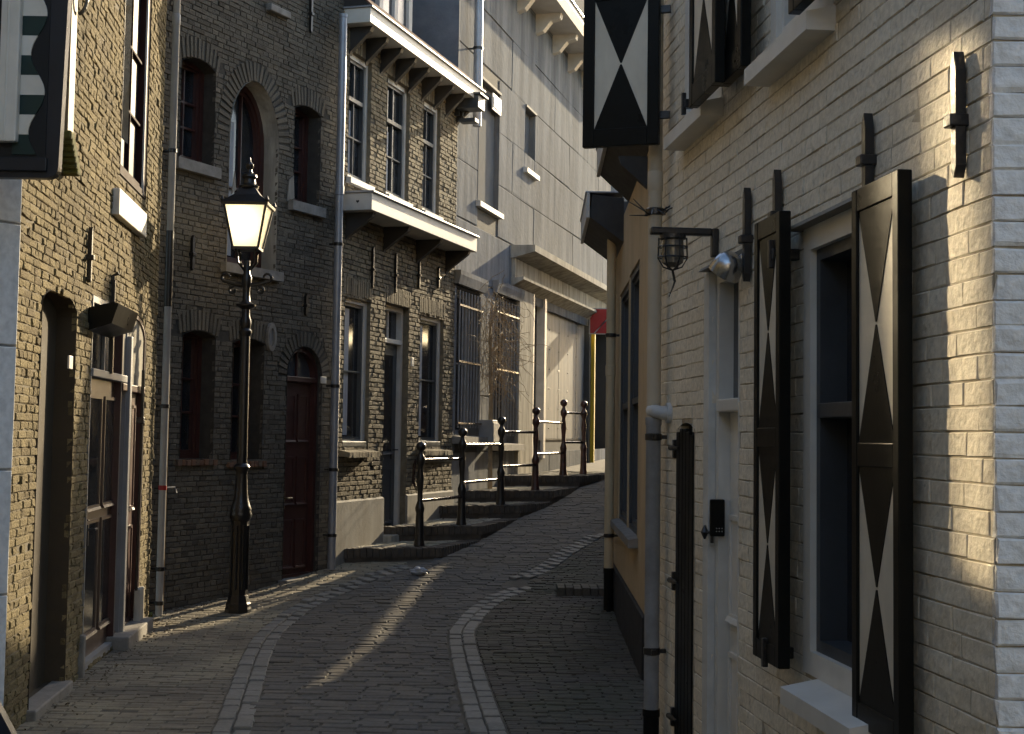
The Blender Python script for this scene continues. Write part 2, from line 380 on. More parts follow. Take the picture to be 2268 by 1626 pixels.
def voussoirs(wo, op, mt, band=.2, bw=.06, y=-.006, D=.03, flat=False):
    """fan of bricks over an opening"""
    x0, x1, z0, z1, rise, kind = op[:6]
    me = [unit_brick(band, bw, D, .004, k).mesh('arch_brick', mt) for k in range(3)]
    if kind == 'ell':
        n = max(8, int(math.pi * ((x1 - x0) / 2 + rise) / 2 / bw)); pts = []
        for k in range(n):
            a = math.pi * (1 - (k + .5) / n); hw = (x1 - x0) / 2
            px, pz = (x0 + x1) / 2 + hw * math.cos(a), z1 + rise * math.sin(a)
            nx, nz = math.cos(a) / hw, math.sin(a) / rise; l = math.hypot(nx, nz); pts.append((px, pz, nx / l, nz / l))
    else:
        n = int((x1 - x0 + .1) / bw); pts = []
        for k in range(n):
            t = -1 + 2 * (k + .5) / n; px = (x0 + x1) / 2 + t * (x1 - x0 + .1) / 2
            pz = z1 + max(rise, 0) * (1 - min(1, t * t)); a = t * (.22 if rise > 0 else .0); pts.append((px, pz, math.sin(a), math.cos(a)))
    for px, pz, nx, nz in pts:
        o = bpy.data.objects.new('arch_brick', random.choice(me)); COL.objects.link(o); o.parent = wo
        o.location = (px + nx * (band / 2 + .004), y + random.gauss(0, .002), pz + nz * (band / 2 + .004))
        o.scale = (band * random.uniform(.96, 1.02), 1, bw * .86); o.rotation_euler = (0, -math.atan2(nz, nx), 0)
def window(root, op, fm, pane, fw=.05, sm=None, sw=.035, hb=(), vb=(), fy=None, name='window', bw=.022, mid=None, curtain=None):
    """frame part with sash, glazing bars and panes as sub-parts, set back in its opening"""
    d = op[6]; y0 = d - .05 if fy is None else fy
    P0, P1 = outline(op, -.004), outline(op, fw)
    fr = MB().ring(P0, P1, y0, d + .04).obj(name, fm, root)
    sm = sm or fm; P2 = outline(op, fw + sw)
    MB().ring(P1, P2, y0 + .022, d + .04).obj('sash', sm, fr)
    x0, x1, z0, z1 = op[0] + fw + sw, op[1] - fw - sw, op[2] + fw + sw, op[3] - fw - sw
    pm = MB(); pm.v = [(x, d + .012, z) for x, z in P2]; pm.f = [tuple(range(len(P2)))]; pm.obj('pane', pane, fr)
    for t in hb:
        z = z0 + (z1 - z0) * t; b = bw
        if mid is not None and abs(t - mid) < 1e-6: b = .05
        MB().box(x0 - .002, x1 + .002, y0 + (.012 if b > .03 else .03), d + .02, z - b / 2, z + b / 2, .004).obj('glazing_bar' if b < .03 else 'meeting_rail', sm, fr)
    for t in vb:
        x = x0 + (x1 - x0) * t
        MB().box(x - bw / 2, x + bw / 2, y0 + .031, d + .02, z0 - .002, top_of(op, x) - fw - sw + .002, .004).obj('glazing_bar', sm, fr)
    return fr
def sill(parent, x0, x1, z, out, th, mt, y1=.06, slope=.03, name='sill', c=.006):
    m = MB().prismx([(-out, z - th), (y1, z - th), (y1, z + slope), (-out, z)], x0, x1); return m.obj(name, mt, parent)
def panel_door(root, op, fm, dm, fw=.05, panels=(), d=None, name='door', transom=None, glass=None, handle=None):
    d = op[6] if d is None else d
    P0, P1 = outline(op, -.004), outline(op, fw); y0 = d - .05
    fr = MB().ring(P0, P1, y0, d + .05).obj(name, fm, root)
    x0, x1, z0, z1 = op[0] + fw, op[1] - fw, op[2], op[3] - (0 if op[4] > 0 else fw)
    top = transom if transom is not None else z1
    MB().box(x0, x1, d, d + .045, z0 + .015, top, .004).obj('leaf', dm, fr)
    if transom is not None:
        MB().box(x0 - .002, x1 + .002, y0 - .012, d + .045, top, top + .055, .006).obj('transom', fm, fr)
        o2 = (x0, x1, top + .055, z1, op[4] - (fw if op[4] > 0 else 0), op[5]); P = outline(o2)
        pm = MB(); pm.v = [(x, d + .015, z) for x, z in P]; pm.f = [tuple(range(len(P)))]; pm.obj('pane', glass or GLASS, fr)
        xm = (x0 + x1) / 2; MB().box(xm - .012, xm + .012, d - .01, d + .014, top + .055, top_of(o2, xm), .003).obj('glazing_bar', fm, fr)
    for (a, b, c0, c1, mt) in panels:      # fractions of the leaf
        xa, xb = x0 + (x1 - x0) * a, x0 + (x1 - x0) * b; za, zb = z0 + (top - z0) * c0, z0 + (top - z0) * c1
        o3 = (xa, xb, za, zb, 0, '')
        MB().ring(outline(o3), outline(o3, .022), d - .016, d + .004).obj('moulding', dm, fr)
        MB().box(xa + .02, xb - .02, d - .006, d + .002, za + .02, zb - .02).obj('panel', mt or dm, fr)
        MB().prismx([(d - .03, za - .012), (d, za - .012), (d, za + .02), (d - .022, za + .006)], xa, xb).obj('rail_ledge', dm, fr)
    if handle:
        xh = x0 + (x1 - x0) * handle[0]; zh = z0 + (top - z0) * handle[1]
        MB().box(xh - .018, xh + .018, d - .012, d, zh - .09, zh + .09, .004).tube([(xh, d, zh + .02), (xh, d - .05, zh + .02), (xh + .09, d - .05, zh + .02)], .009, 8).obj('handle', handle[2], fr, True)
    return fr
def pipe(name, wall, x, z0, z1, r, off, mt, label, cat='drainpipe', brackets=(), low=None, foot=None, joints=(), wob=0.0, group=None):
    """round downpipe in front of a wall, with brackets, sockets and a different foot"""
    root = empty(name, wall.M @ Matrix.Translation((x, -off, 0)))
    tag(root, label, cat, group)
    zs = [(z0, z1, mt)]
    if low: zs = [(low[0], z1, mt), (z0, low[0], low[1])]
    if foot: zs[-1] = (foot[0], zs[-1][1], zs[-1][2]); zs.append((z0, foot[0], foot[1]))
    for k, (a, b, m) in enumerate(zs):
        rr = r * (1 + .06 * k)
        MB().lathe([(rr, a), (rr, b - .04), (rr * 1.1, b - .035), (rr * 1.1, b)], 0, 0, 16).obj('pipe_section', m, root, True)
    for zj in joints: MB().lathe([(r * 1.02, zj - .05), (r * 1.12, zj - .045), (r * 1.12, zj + .045), (r * 1.02, zj + .05)], 0, 0, 16).obj('joint', mt, root, True)
    for zb in brackets:
        MB().lathe([(r * 1.05, zb - .018), (r * 1.2, zb - .015), (r * 1.2, zb + .015), (r * 1.05, zb + .018)], 0, 0, 16).box(r * .9, r * 1.7, -.012, .012, zb - .012, zb + .012).box(-.01, .01, 0, off, zb - .01, zb + .01).obj('bracket', IRON, root, True)
    return root
def anchor(root, wall, tl, br, mt=IRON):
    """wrought-iron wall anchor with its wedge"""
    x0, z1 = wall.hit(*tl); x1, z0 = wall.hit(*br); x = (x0 + x1) / 2; h = z1 - z0; zm = z0 + h * .45
    mb = MB().prism([(x - .014, z0 + .02), (x, z0), (x + .016, z0 + .03), (x + .017, z1 - .05), (x + .004, z1), (x - .015, z1 - .03)], -.034, -.006)
    mb.box(x - .026, x + .022, -.05, .01, zm - .016, zm + .016, .004)
    return mb.obj('wall_anchor', mt, root)
#==BUILD==
T = Matrix.Translation
# ================================================================== the ground
def ground_mesh():
    xs = [-80, -40, -20, -12, -8, -6, -5] + [round(-4 + .5 * k, 2) for k in range(25)] + [9, 12, 20, 40, 80]
    ys = [-80, -30, -10, 0, 3, 5] + [round(6 + .25 * k, 2) for k in range(80)] + [27, 29, 31, 35, 45, 70, 120]
    mb = MB()
    for y in ys:
        for x in xs: mb.v.append((x, y, g(y)))
    n = len(xs)
    for j in range(len(ys) - 1):
        for i in range(n - 1): a = j * n + i; mb.f.append((a, a + 1, a + n + 1, a + n))
    return tag(mb.obj('ground', DIRT), 'sandy earth ground under the paving of the alley', kind='structure')
ground_mesh()
class Flat:
    """paving frame: x right, 'z' of a brick cell runs away from the camera, 'y' down into the ground"""
    def world(s, x, y, z): return Vector((x, z, g(z) - y))
FLAT = Flat()
def pave(name, label, cells, mt, D=.05, c=.006, nobj=300, proud=.012, vary=.004, piece='sett', L=.2, H=.1, jit=.003):
    root = bpy.data.objects.new(name, None); COL.objects.link(root); tag(root, label, kind='structure')
    ms = [unit_brick(L, H, D, c, k).mesh(piece, mt) for k in range(6)]
    arr = []
    for cell in cells:
        xc, zc, l, h = cell[:4]; rz = cell[4] if len(cell) > 4 else 0
        q = proj((xc, zc, g(zc))); sc = 0
        if q and -30 < q[0] < IW + 30 and -30 < q[1] < IH + 60: sc = l * h / (zc ** 3)
        arr.append((sc, xc, zc, l, h, rz))
    arr.sort(key=lambda t: -t[0]); rest = []
    for i, (sc, xc, zc, l, h, rz) in enumerate(arr):
        z = g(zc) + proud + random.gauss(0, vary)
        tilt = math.atan((g(zc + .1) - g(zc - .1)) / .2)
        if i < nobj and sc > 0:
            o = bpy.data.objects.new(piece, random.choice(ms)); COL.objects.link(o); o.parent = root
            o.matrix_local = T((xc, zc, z)) @ Matrix.Rotation(rz, 4, 'Z') @ Matrix.Rotation(tilt + random.gauss(0, .007), 4, 'X') @ Matrix.Rotation(random.gauss(0, .01), 4, 'Y') @ Matrix(((1, 0, 0, 0), (0, 0, 1, 0), (0, -1, 0, 0), (0, 0, 0, 1))) @ Matrix.Diagonal((l, 1, h, 1))
        else: rest.append((xc, zc, z, l, h, rz, tilt))
    if rest:
        V, Fc, R = [], [], []
        for (xc, zc, z, l, h, rz, tilt) in rest:
            i = len(V); cs, sn = math.cos(rz), math.sin(rz); r = random.random(); tx, ty = random.gauss(0, .008), tilt + random.gauss(0, .007)
            for ins, dz in ((c, 0), (0, -c), (0, -D)):
                for sx, sy in ((-1, -1), (1, -1), (1, 1), (-1, 1)):
                    a = sx * (l / 2 - ins) + random.gauss(0, jit); b = sy * (h / 2 - ins) + random.gauss(0, jit)
                    V.append((xc + a * cs - b * sn, zc + a * sn + b * cs, z + dz + a * tx + b * ty)); R.append(r)
            for f in FACES9: Fc.append(tuple(int(i + q) for q in f))
        me = bpy.data.meshes.new('paving'); me.from_pydata(V, [], Fc); me.materials.append(mt)
        at = me.attributes.new('rnd', 'FLOAT', 'POINT'); at.data.foreach_set('value', R)
        o = bpy.data.objects.new('paving', me); COL.objects.link(o); o.parent = root; o['kind'] = 'stuff'
    return root
# kerb lines traced on the ground
Z5 = lambda x, y: ((600 + x / 1.89) * .7963, (1500 + y / 1.89) * .7963)
RIGHT_IN = [Z5(*p) for p in [(1350, 1100), (1330, 1024), (1290, 880), (1255, 730), (1240, 650), (1225, 560), (1222, 490), (1270, 430), (1330, 370), (1400, 320), (1480, 288), (1560, 255)]]
LEFT_IN = [Z5(*p) for p in [(150, 1110), (190, 1024), (225, 880), (262, 740), (290, 620), (350, 500), (430, 430), (520, 360), (650, 300), (770, 250), (900, 195), (1060, 145)]]
RIGHT2 = [Z5(*p) for p in [(1560, 205), (1630, 180), (1690, 150), (1750, 105), (1800, 70), (1870, 30), (1960, -20)]]
def gpoly(pts): return [(lambda p: (p.x, p.y))(road(*q)) for q in pts]
KR, KL, KR2 = gpoly(RIGHT_IN), gpoly(LEFT_IN), gpoly(RIGHT2)
def along(poly, step):
    out = []; rest = 0.0
    for (a, b) in zip(poly, poly[1:]):
        a, b = Vector(a), Vector(b); d = b - a; l = d.length; t = rest
        while t < l: out.append((a + d * (t / l), math.atan2(d.y, d.x))); t += step
        rest = t - l
    return out
def smooth(poly, it=2):
    for _ in range(it):
        q = [poly[0]]
        for a, b in zip(poly, poly[1:]):
            q += [(a[0] * .75 + b[0] * .25, a[1] * .75 + b[1] * .25), (a[0] * .25 + b[0] * .75, a[1] * .25 + b[1] * .75)]
        poly = q + [poly[-1]]
    return poly
KR, KL, KR2 = smooth(KR), smooth(KL), smooth(KR2)
def xat(poly, y):
    for a, b in zip(poly, poly[1:]):
        if min(a[1], b[1]) <= y <= max(a[1], b[1]) and a[1] != b[1]: return a[0] + (b[0] - a[0]) * (y - a[1]) / (b[1] - a[1])
    return None
def kerb_cells(poly, side, rows=2, step=.2, wd=.105):
    c = []
    for r in range(rows):
        for (p, a) in along(poly, step):
            n = Vector((math.sin(a), -math.cos(a))) * side
            q = p + n * (wd * (r + .5)) + Vector((math.cos(a), math.sin(a))) * (r * .08)
            c.append((q.x, q.y, step * random.uniform(.86, .96), wd * .9, a + random.gauss(0, .03)))
    return c
pave('kerb_line', 'double line of pale kerb stones curving along the right edge of the road', kerb_cells(KR, 1), KERB, piece='kerb_stone', proud=.016, vary=.003)
pave('kerb_line', 'double line of worn pale kerb stones along the left edge of the road', kerb_cells(KL, -1, step=.19), KERB, piece='kerb_stone', proud=.013)
pave('kerb_line', 'short double line of pale stones along the rising road by the yellow house', kerb_cells(KR2, 1, step=.19, wd=.1), KERB, piece='kerb_stone', proud=.016)
# terraces positions (used by the road edge too)
POSTS = [(-.99, 16.02, .37), (-.57, 17.22, .535), (-.12, 18.92, .7), (.35, 20.09, .85), (.8, 21.92, 1.01), (1.14, 22.61, 1.01)]
def kx(y):   # outer edge of the stepped pavement
    return float(np.interp(y, [13, 15.87, 17.1, 18.8, 20, 21.8, 22.6, 25, 30], [-1.9, -.74, -.32, .14, .6, 1.05, 1.4, 2.1, 3.4]))
def rx(y):   # right edge of the road
    a = xat(KR, y)
    if a is None: a = xat(KR2, y)
    if a is None: a = float(np.interp(y, [7, 14.5, 15, 18.2, 25], [.1, -.05, .15, 1.2, 3.2]))
    return a
def lx(y):
    a = xat(KL, y)
    if a is None: a = -1.45 if y < 9 else kx(y)
    if y > 15.6: a = max(a, kx(y))
    return a
cells = []; y = 7.0; k = 0
while y < 30:
    h = random.uniform(.088, .108) if y < 16 else random.uniform(.1, .13)
    x = lx(y) - random.uniform(0, .1) + .02; xr = rx(y) - .005
    while x < xr:
        l = random.uniform(.15, .24); b = min(x + l, xr)
        if b - x > .05: cells.append(((x + b) / 2, y + random.gauss(0, .006) + .03 * math.sin(x * 1.3 + y * .5), b - x - .016, h - .014, random.gauss(0, .025)))
        x += l
    y += h; k += 1
pave('road', 'worn dark stone setts of the narrow road, curving and climbing to the right', cells, SETT, c=.006, piece='sett', H=.095, proud=.008, vary=.0026, jit=.004)
# right pavement: small dark clay bricks in rows across
def rows(xa, xb, y0, y1, L, H, jx=.012):
    out = []; y = y0; k = 0
    while y < y1:
        a, b = xa(y), xb(y); x = a - (L / 2 if k % 2 else 0) - random.uniform(0, .03)
        while x < b:
            s, e = max(x, a), min(x + L * random.uniform(.95, 1.05), b); x = x + L
            if e - s > .03: out.append(((s + e) / 2, y + random.gauss(0, .004), e - s - jx, H - .009, random.gauss(0, .02)))
        y += H; k += 1
    return out
pave('right_pavement', 'dark mossy clay brick pavement along the right-hand houses', rows(lambda y: rx(y) + .215, lambda y: float(np.interp(y, [3, 7.6, 9.6, 14.4, 18, 30], [1.25, .78, .98, 1.06, 1.9, 4.2])), 6.8, 22, .2, .062), PAVERD, c=.005, piece='paver', H=.055, vary=.003)
def lwall(y): return float(np.interp(y, [6.9, 12.3, 12.5, 15.3], [-2.55, -3.03, -3.12, -1.86]))
pave('left_pavement', 'sandy worn clay brick pavement along the left-hand houses', rows(lambda y: lwall(y), lambda y: lx(y) - .21, 7.0, 15.6, .2, .075), PAVER, c=.004, piece='paver', H=.066, proud=.005, vary=.002)
# stepped pavement by the railing
W3A, W3D = (-1.85, 15.26), .30
def wx(y): return -1.85 + .30 * (y - 15.26) if y < 18.9 else -.76 + .255 * (y - 18.9)
EDGE = mat('dark_edge_brick', (.12, .1, .078), (.06, .05, .04), .85, 9, .5, 60)
TOPB = brickmat('terrace_brick', [(.34, .305, .24), (.42, .38, .3), (.37, .335, .27)], .85, .7, 45, .006, (.2, .21, .1), .5, 1.5)
for k in range(5):
    P = POSTS[k]; z = P[2]; y0 = P[1] - .16; y1 = POSTS[k + 1][1] - .16 if k < 4 else 33
    root = bpy.data.objects.new('pavement_step', None); COL.objects.link(root)
    tag(root, ['lowest', 'second lowest', 'middle', 'second highest', 'highest'][k] + ' raised brick terrace of the stepped pavement behind the iron railing', kind='structure')
    ys = np.linspace(y0, y1, 5 if k < 4 else 9)
    SL = .4; ya_ = y0 - SL; yb_ = y1 - (SL if k < 4 else 0); xa_, xb_ = wx(ya_), kx(y0)
    poly = [(xa_ - .1, ya_ - .03)] + [(kx(y), y) for y in ys] + [(wx(yb_) - .1, yb_)]
    MB().prismz(poly, z - .45, z - .01).obj('base', EDGE, root)
    # front edge bricks laid on edge, then paving bricks
    me = [unit_brick(.07, .2, .1, .006, q).mesh('edge_brick', EDGE) for q in range(4)]
    x = 0.0; FL = math.hypot(xb_ - xa_, SL); FA = math.atan2(SL, xb_ - xa_); S = Matrix(((1, 0, 0, 0), (0, 0, 1, 0), (0, -1, 0, 0), (0, 0, 0, 1)))
    while x < FL - .03:
        o = bpy.data.objects.new('edge_brick', random.choice(me)); COL.objects.link(o); o.parent = root
        o.matrix_local = T((xa_ + (x + .035) * math.cos(FA) - .085 * math.sin(FA), ya_ + (x + .035) * math.sin(FA) + .085 * math.cos(FA), z + random.gauss(.004, .003))) @ Matrix.Rotation(FA, 4, 'Z') @ Matrix.Rotation(random.gauss(0, .02), 4, 'X') @ S @ Matrix.Diagonal((.062, 1, .2, 1)); x += .07
    yy = y0
    while yy < min(y1, 24.5) - .05:
        a = math.atan2(1, (kx(yy + .1) - kx(yy)) / .1) - math.pi / 2
        o = bpy.data.objects.new('edge_brick', random.choice(me)); COL.objects.link(o); o.parent = root
        o.matrix_local = Matrix.Translation((kx(yy + .035) - .09, yy + .035, z + random.gauss(.004, .003))) @ Matrix.Rotation(a + math.pi / 2, 4, 'Z') @ S @ Matrix.Diagonal((.062, 1, .2, 1)); yy += .07
    for xr_ in (0,):
        cs = rows(lambda y: wx(y), lambda y: min(kx(y) - .2, xa_ + (y - .24 - ya_) / SL * (xb_ - xa_)), ya_ + .25, min(y1, 27), .2, .07)
        V, Fc, R = [], [], []
        for (xc, yc, l, h, rz) in cs:
            i = len(V); r = random.random(); zz = z + random.gauss(.002, .004)
            for ins, dz in ((.006, 0), (0, -.006), (0, -.05)):
                for sx, sy in ((-1, -1), (1, -1), (1, 1), (-1, 1)): V.append((xc + sx * (l / 2 - ins), yc + sy * (h / 2 - ins), zz + dz + random.gauss(0, .001))); R.append(r)
            for f in FACES9: Fc.append(tuple(int(i + q) for q in f))
        me2 = bpy.data.meshes.new('paving'); me2.from_pydata(V, [], Fc); me2.materials.append(TOPB)
        at = me2.attributes.new('rnd', 'FLOAT', 'POINT'); at.data.foreach_set('value', R)
        o = bpy.data.objects.new('paving', me2); COL.objects.link(o); o.parent = root; o['kind'] = 'stuff'
# ================================================================== white painted brick house on the right
WR = Wall((.756, 7.6), (1.17, 3.5)); WE = Wall((1.17, 3.5), (3.2, 3.45))
wh = tag(empty('white_brick_house', WR.M), 'white painted brick house with black and white hourglass shutters on the right', 'house')
TOPZ = 4.6
n1x0, n1z1 = WR.hit(1885, 425, -.075); n1x1, _ = WR.hit(1990, 1000, -.075); _, n1z0 = WR.hit(1885, 1600, -.075)
n2x0, n2z1 = WR.hit(1670, 530, -.1); n2x1, _ = WR.hit(1725, 1000, -.1); _, n2z0 = WR.hit(1670, 1452, -.1)
gx0, gz1 = WR.hit(1783, 512); _, gzs = WR.hit(1728, 1521, -.13); gsx0, _ = WR.hit(1728, 1521, -.13)
opG = (gx0, n1x0 + .02, gzs + .03, gz1, 0, '', .1, 0, WHITEP)
dx0, dz1 = WR.hit(1577, 603); dx1, _ = WR.hit(1637, 900)
opD = (dx0, dx1, -.05, dz1, 0, '', .06, 0, WHITEP)
cx0, cz1 = WR.hit(1503, 937); cx1, _ = WR.hit(1540, 945)
opC = (cx0, cx1, -.05, cz1 - .03, .03, 'seg', .03, 0, None)
u1x0, u1z = WR.hit(1648, 155, -.1); u1x1, _ = WR.hit(1785, 45, -.1)
opU1 = (u1x0 + .03, u1x1 - .02, u1z + .03, u1z + 1.15, 0, '', .1, 0, WHITEP)
u2x0, u2z = WR.hit(1470, 305, -.1); u2x1, _ = WR.hit(1552, 246, -.1)
opU2 = (u2x0 + .03, u2x1 - .02, u2z + .03, u2z + 1.15, 0, '', .1, 0, WHITEP)
opsR = [opG, opD, opC, opU1, opU2]
wo = backing(WR, wh, 0, WR.len, -.3, TOPZ + 1.2, opsR, MORTARW, y=.0035, thick=.3)
hx0, hz0 = WR.hit(1735, 505); hx1, _ = WR.hit(1990, 420)
flat = (gx0 - .05, n1x0 + .1, gz1 + .02, gz1 + .42)      # smooth plaster over the window
cellsR = courses(0, WR.len - .006, -.1, TOPZ, .22, .064, .0035, opsR, [], 'run')
lay_bricks(WR, wo, cellsR, WHITEBR, proud=.0, vary=.0007, D=.04, c=.003, L=.215, H=.06, nobj=300, jit=.002)
# end face towards the camera
weM = WR.M.inverted() @ WE.M
we = bpy.data.objects.new('end_wall', None); COL.objects.link(we); we.parent = wh; we.matrix_local = weM
m = MB().quad((0, .0045, -.3), (2.03, .0045, -.3), (2.03, .0045, TOPZ + 1.2), (0, .0045, TOPZ + 1.2)); m.obj('wall', MORTARW, we)
cE = [(x, z, l, h) for (x, z, l, h) in courses(.0, .62, -.1, TOPZ, .22, .064, .004, (), (), 'run') if WE.world(x, 0, z) is not None]
WHITEBR2 = brickmat('sky_lit_white_brick', [(.66, .64, .61), (.71, .69, .66), (.69, .67, .64)], .62, .9, 30, .011, (.55, .52, .48), .35, 1.6, .35)  # same white paint, cooler tone put in for sky light on the end face
lay_bricks(WE, we, cE, WHITEBR2, proud=.007, vary=.0013, D=.04, c=.005, L=.215, H=.06, nobj=300, jit=.003)
m = MB().prismx([(-.35, TOPZ + 1.15), (2.5, TOPZ + 3.6), (5.2, TOPZ + 1.15)], -.15, WR.len + .2).box(0, WR.len, .31, 4.8, -.3, TOPZ + 1.14); m.obj('roof', TILE, wh)
# openings
wG = window(wh, opG, WHITEP, GLASS, fw=.075, sm=DGREY, sw=.04, hb=(.6,), mid=.6, fy=-.004); tag(wG, 'ground floor sash window between the two tall shutters')
sill(wG, gsx0, opG[1] + .12, gzs, .13, .055, WHITEP, y1=.1, slope=.045)
MB().prismx([(-.05, gz1 + .004), (.02, gz1 + .004), (.02, gz1 + .05), (-.045, gz1 + .018)], gx0 - .06, opG[1] + .06).obj('drip_ledge', mat('lead_strip', (.25, .235, .2), None, .6), wG)
for op, sx0, sx1, sz, nm in ((opU1, u1x0, u1x1, u1z, 'upper window nearer the corner'), (opU2, u2x0, u2x1, u2z, 'upper window beside the drainpipe')):
    u = window(wh, op, WHITEP, GLASS, fw=.07, sm=WHITEP, sw=.035, hb=(.5,), mid=.5, fy=-.004); tag(u, nm); sill(u, sx0, sx1, sz, .1, .062, WHITEP, y1=.08, slope=.04)
dr = panel_door(wh, opD, WHITEP, WHITEP, fw=.055, panels=[(.12, .88, .08, .42, None), (.12, .88, .5, .75, None)], d=.07, transom=dz1 - .62, name='door')
MB().prismx([(-.05, dz1 + .004), (.02, dz1 + .004), (.02, dz1 + .05), (-.04, dz1 + .018)], dx0 - .05, dx1 + .05).obj('drip_ledge', MATS['lead_strip'], dr)
MB().box(dx0 - .09, dx0 + .003, -.014, .02, -.05, dz1, .003).obj('door_casing', mat('pale_casing', (.66, .65, .6), None, .6), dr)
ix, iz = WR.hit(1606, 1150)
ic = MB().box(dx0 + .056, dx0 + .078, -.02, .045, iz - .085, iz + .075, .006).obj('intercom_panel', BLACKP, dr)
for a in range(3):
    for b in range(2): MB().box(dx0 + .078, dx0 + .081, .005 + .012 * a, .009 + .012 * a, iz - .065 + b * .013, iz - .061 + b * .013).obj('button', OFFW, dr)
kx_, kz = WR.hit(1580, 1180)
MB().box(kx_ - .006, kx_ + .006, -.012, 0, kz - .045, kz + .045).lathe([(.004, kz - .03), (.018, kz), (.004, kz + .03)], kx_ - .035, -.03, 8).tube([(kx_ - .03, -.03, kz), (kx_, -.008, kz)], .006, 6).obj('shutter_catch', IRON, wh)
# low black board door
bd = MB().box(cx0, cx1, .005, .03, -.05, cz1 - .03).obj('plank_door', BLACKP, wh)
nb = 5
for k in range(nb):
    a = cx0 + (cx1 - cx0) * k / nb; b = cx0 + (cx1 - cx0) * (k + 1) / nb
    MB().box(a + .002, b - .002, -.012, .004, -.02, cz1 - .02 - .03 * abs(k - 1.5) / 2, .004).obj('board', BLACKP, bd)
for zz in (WR.hit(1495, 992)[1], WR.hit(1495, 1585)[1], WR.hit(1530, 1300)[1]):
    MB().box(cx0 - .055, cx0 - .025, -.02, .0, zz - .05, zz + .04, .004).tube([(cx0 - .04, -.03, zz), (cx0 + .02, -.03, zz), (cx0 + .09, -.022, zz)], [.014, .012, .006], 8).obj('hinge', IRON, bd)
MB().box(0, cx0 - .01, -.02, .0, -.05, .1, .004).obj('plinth', BLACKP, wh)
# shutters
def shutter(parent, M, wd, h, panels, label, hx=-.05):
    t = .042; fr = .06 if len(panels) == 1 else .046
    o = MB()
    o.box(0, fr, 0, t, 0, h, .004); o.box(wd - fr, wd, 0, t, 0, h, .004)
    n = len(panels); zs = [0.0]; ph = (h - fr * 1.5 * (n + 1)) / n
    for k in range(n + 1): z = k * (ph + fr * 1.5); o.box(fr, wd - fr, .001, t - .001, z, z + fr * 1.5, .003)
    so_ = o.obj('shutter', BLACKP, parent); so_.matrix_local = M; tag(so_, label)
    for k in range(n):
        z = k * (ph + fr * 1.5) + fr * 1.5
        MB().box(fr - .004, wd - fr + .004, .009, t - .008, z - .004, z + ph + .004).obj('panel', PANELW, so_)
        cxm, czm = wd / 2, z + ph / 2
        for s in (1, -1):
            MB().prism([(fr, czm + s * ph / 2), (wd - fr, czm + s * ph / 2), (cxm + .004, czm + s * .004), (cxm - .004, czm + s * .004)], .0065, .009).obj('black_triangle', BLACKP, so_)
    for s in (.18, .82): o2 = MB().box(hx, hx + .08, t - .012, t + .006, h * s - .02, h * s + .02, .003).obj('hinge', IRON, so_)
    return so_
T = Matrix.Translation
shutter(wh, T((n1x0, -.075, n1z0)), n1x1 - n1x0, n1z1 - n1z0, (1, 1), 'nearest tall ground floor shutter, folded back beside the window')
shutter(wh, T((n2x0, -.1, n2z0)), n2x1 - n2x0, n1z1 - n1z0, (1, 1), 'tall ground floor shutter folded back next to the white door')
sh = .84
bx, bz = WR.hit(1458, 318, -.09); dirv = Vector((-.42, -.907, 0)); wd = .395
org = Vector((bx, -.09, bz)) + dirv * wd
Mb = Matrix(((-dirv.x, dirv.y, 0, org.x), (-dirv.y, -dirv.x, 0, org.y), (0, 0, 1, org.z), (0, 0, 0, 1)))
shutter(wh, Mb, wd, sh, (1,), 'upper shutter standing open into the street beside the drainpipe', hx=wd - .03)
a0, az = WR.hit(1525, 240, -.15); a1, _ = WR.hit(1583, 200, -.15); shutter(wh, T((a0, -.15, az)), a1 - a0, sh, (1,), 'folded upper shutter in the middle of the wall')
b0, bz2 = WR.hit(1592, 193, -.1); b1, _ = WR.hit(1640, 180, -.1); shutter(wh, T((b0, -.1, bz2)), b1 - b0, sh, (1,), 'folded upper shutter seen edge-on beside the near sill')
c0, cz = WR.hit(1745, 33, -.12); c1, _ = WR.hit(1830, 0, -.12); shutter(wh, T((c0, -.12, cz)), c1 - c0, sh, (1,), 'upper shutter of which only the bottom corner shows at the top edge')
for (tl, br) in (((1660, 420), (1670, 622)), ((1728, 380), (1738, 560)), ((1931, 255), (1941, 440)), ((2132, 120), (2146, 392))): anchor(wh, WR, tl, br)
for (px, py) in ((1562, 232), (1648, 105), (1768, 565), (1755, 1445)):
    hx, hz = WR.hit(px, py); MB().box(hx - .02, hx + .02, -.1, .0, hz - .02, hz + .02, .004).box(hx - .012, hx + .012, -.11, -.09, hz - .05, hz + .05, .003).obj('shutter_hook', IRON, wh)
# things on that wall
lx_, lz_ = WR.hit(1540, 560, -.2)
M = WR.M @ T((WR.hit(1590, 535)[0], 0, WR.hit(1590, 535)[1]))
lm = tag(empty('cage_wall_lamp', M), 'black caged bulkhead lamp on an angled arm above the white door', 'wall lamp')
lo = -.2
MB().box(-.022, .022, -.03, 0, -.07, .055, .006).box(-.022, .022, -.3, -.028, .022, .055, .008).obj('bracket_arm', IRON, lm)
jar = mat('lamp_jar_glass', (.16, .145, .12), (.1, .09, .075), .12, 6, .05, 20, spec=.8)
MB().lathe([(.045, .02), (.05, -.06), (.045, -.1), (.02, -.118)], 0, lo, 14).obj('glass_jar', jar, lm, True)
MB().lathe([(.058, .025), (.058, .005), (.05, .0)], 0, lo, 14).obj('collar', IRON, lm, True)
cg = MB()
for k in range(6):
    a = k * math.pi / 3 + .3; cg.tube([(.06 * math.cos(a), lo + .06 * math.sin(a), .01), (.063 * math.cos(a), lo + .063 * math.sin(a), -.08), (.04 * math.cos(a), lo + .04 * math.sin(a), -.118), (0, lo, -.132)], .0035, 6)
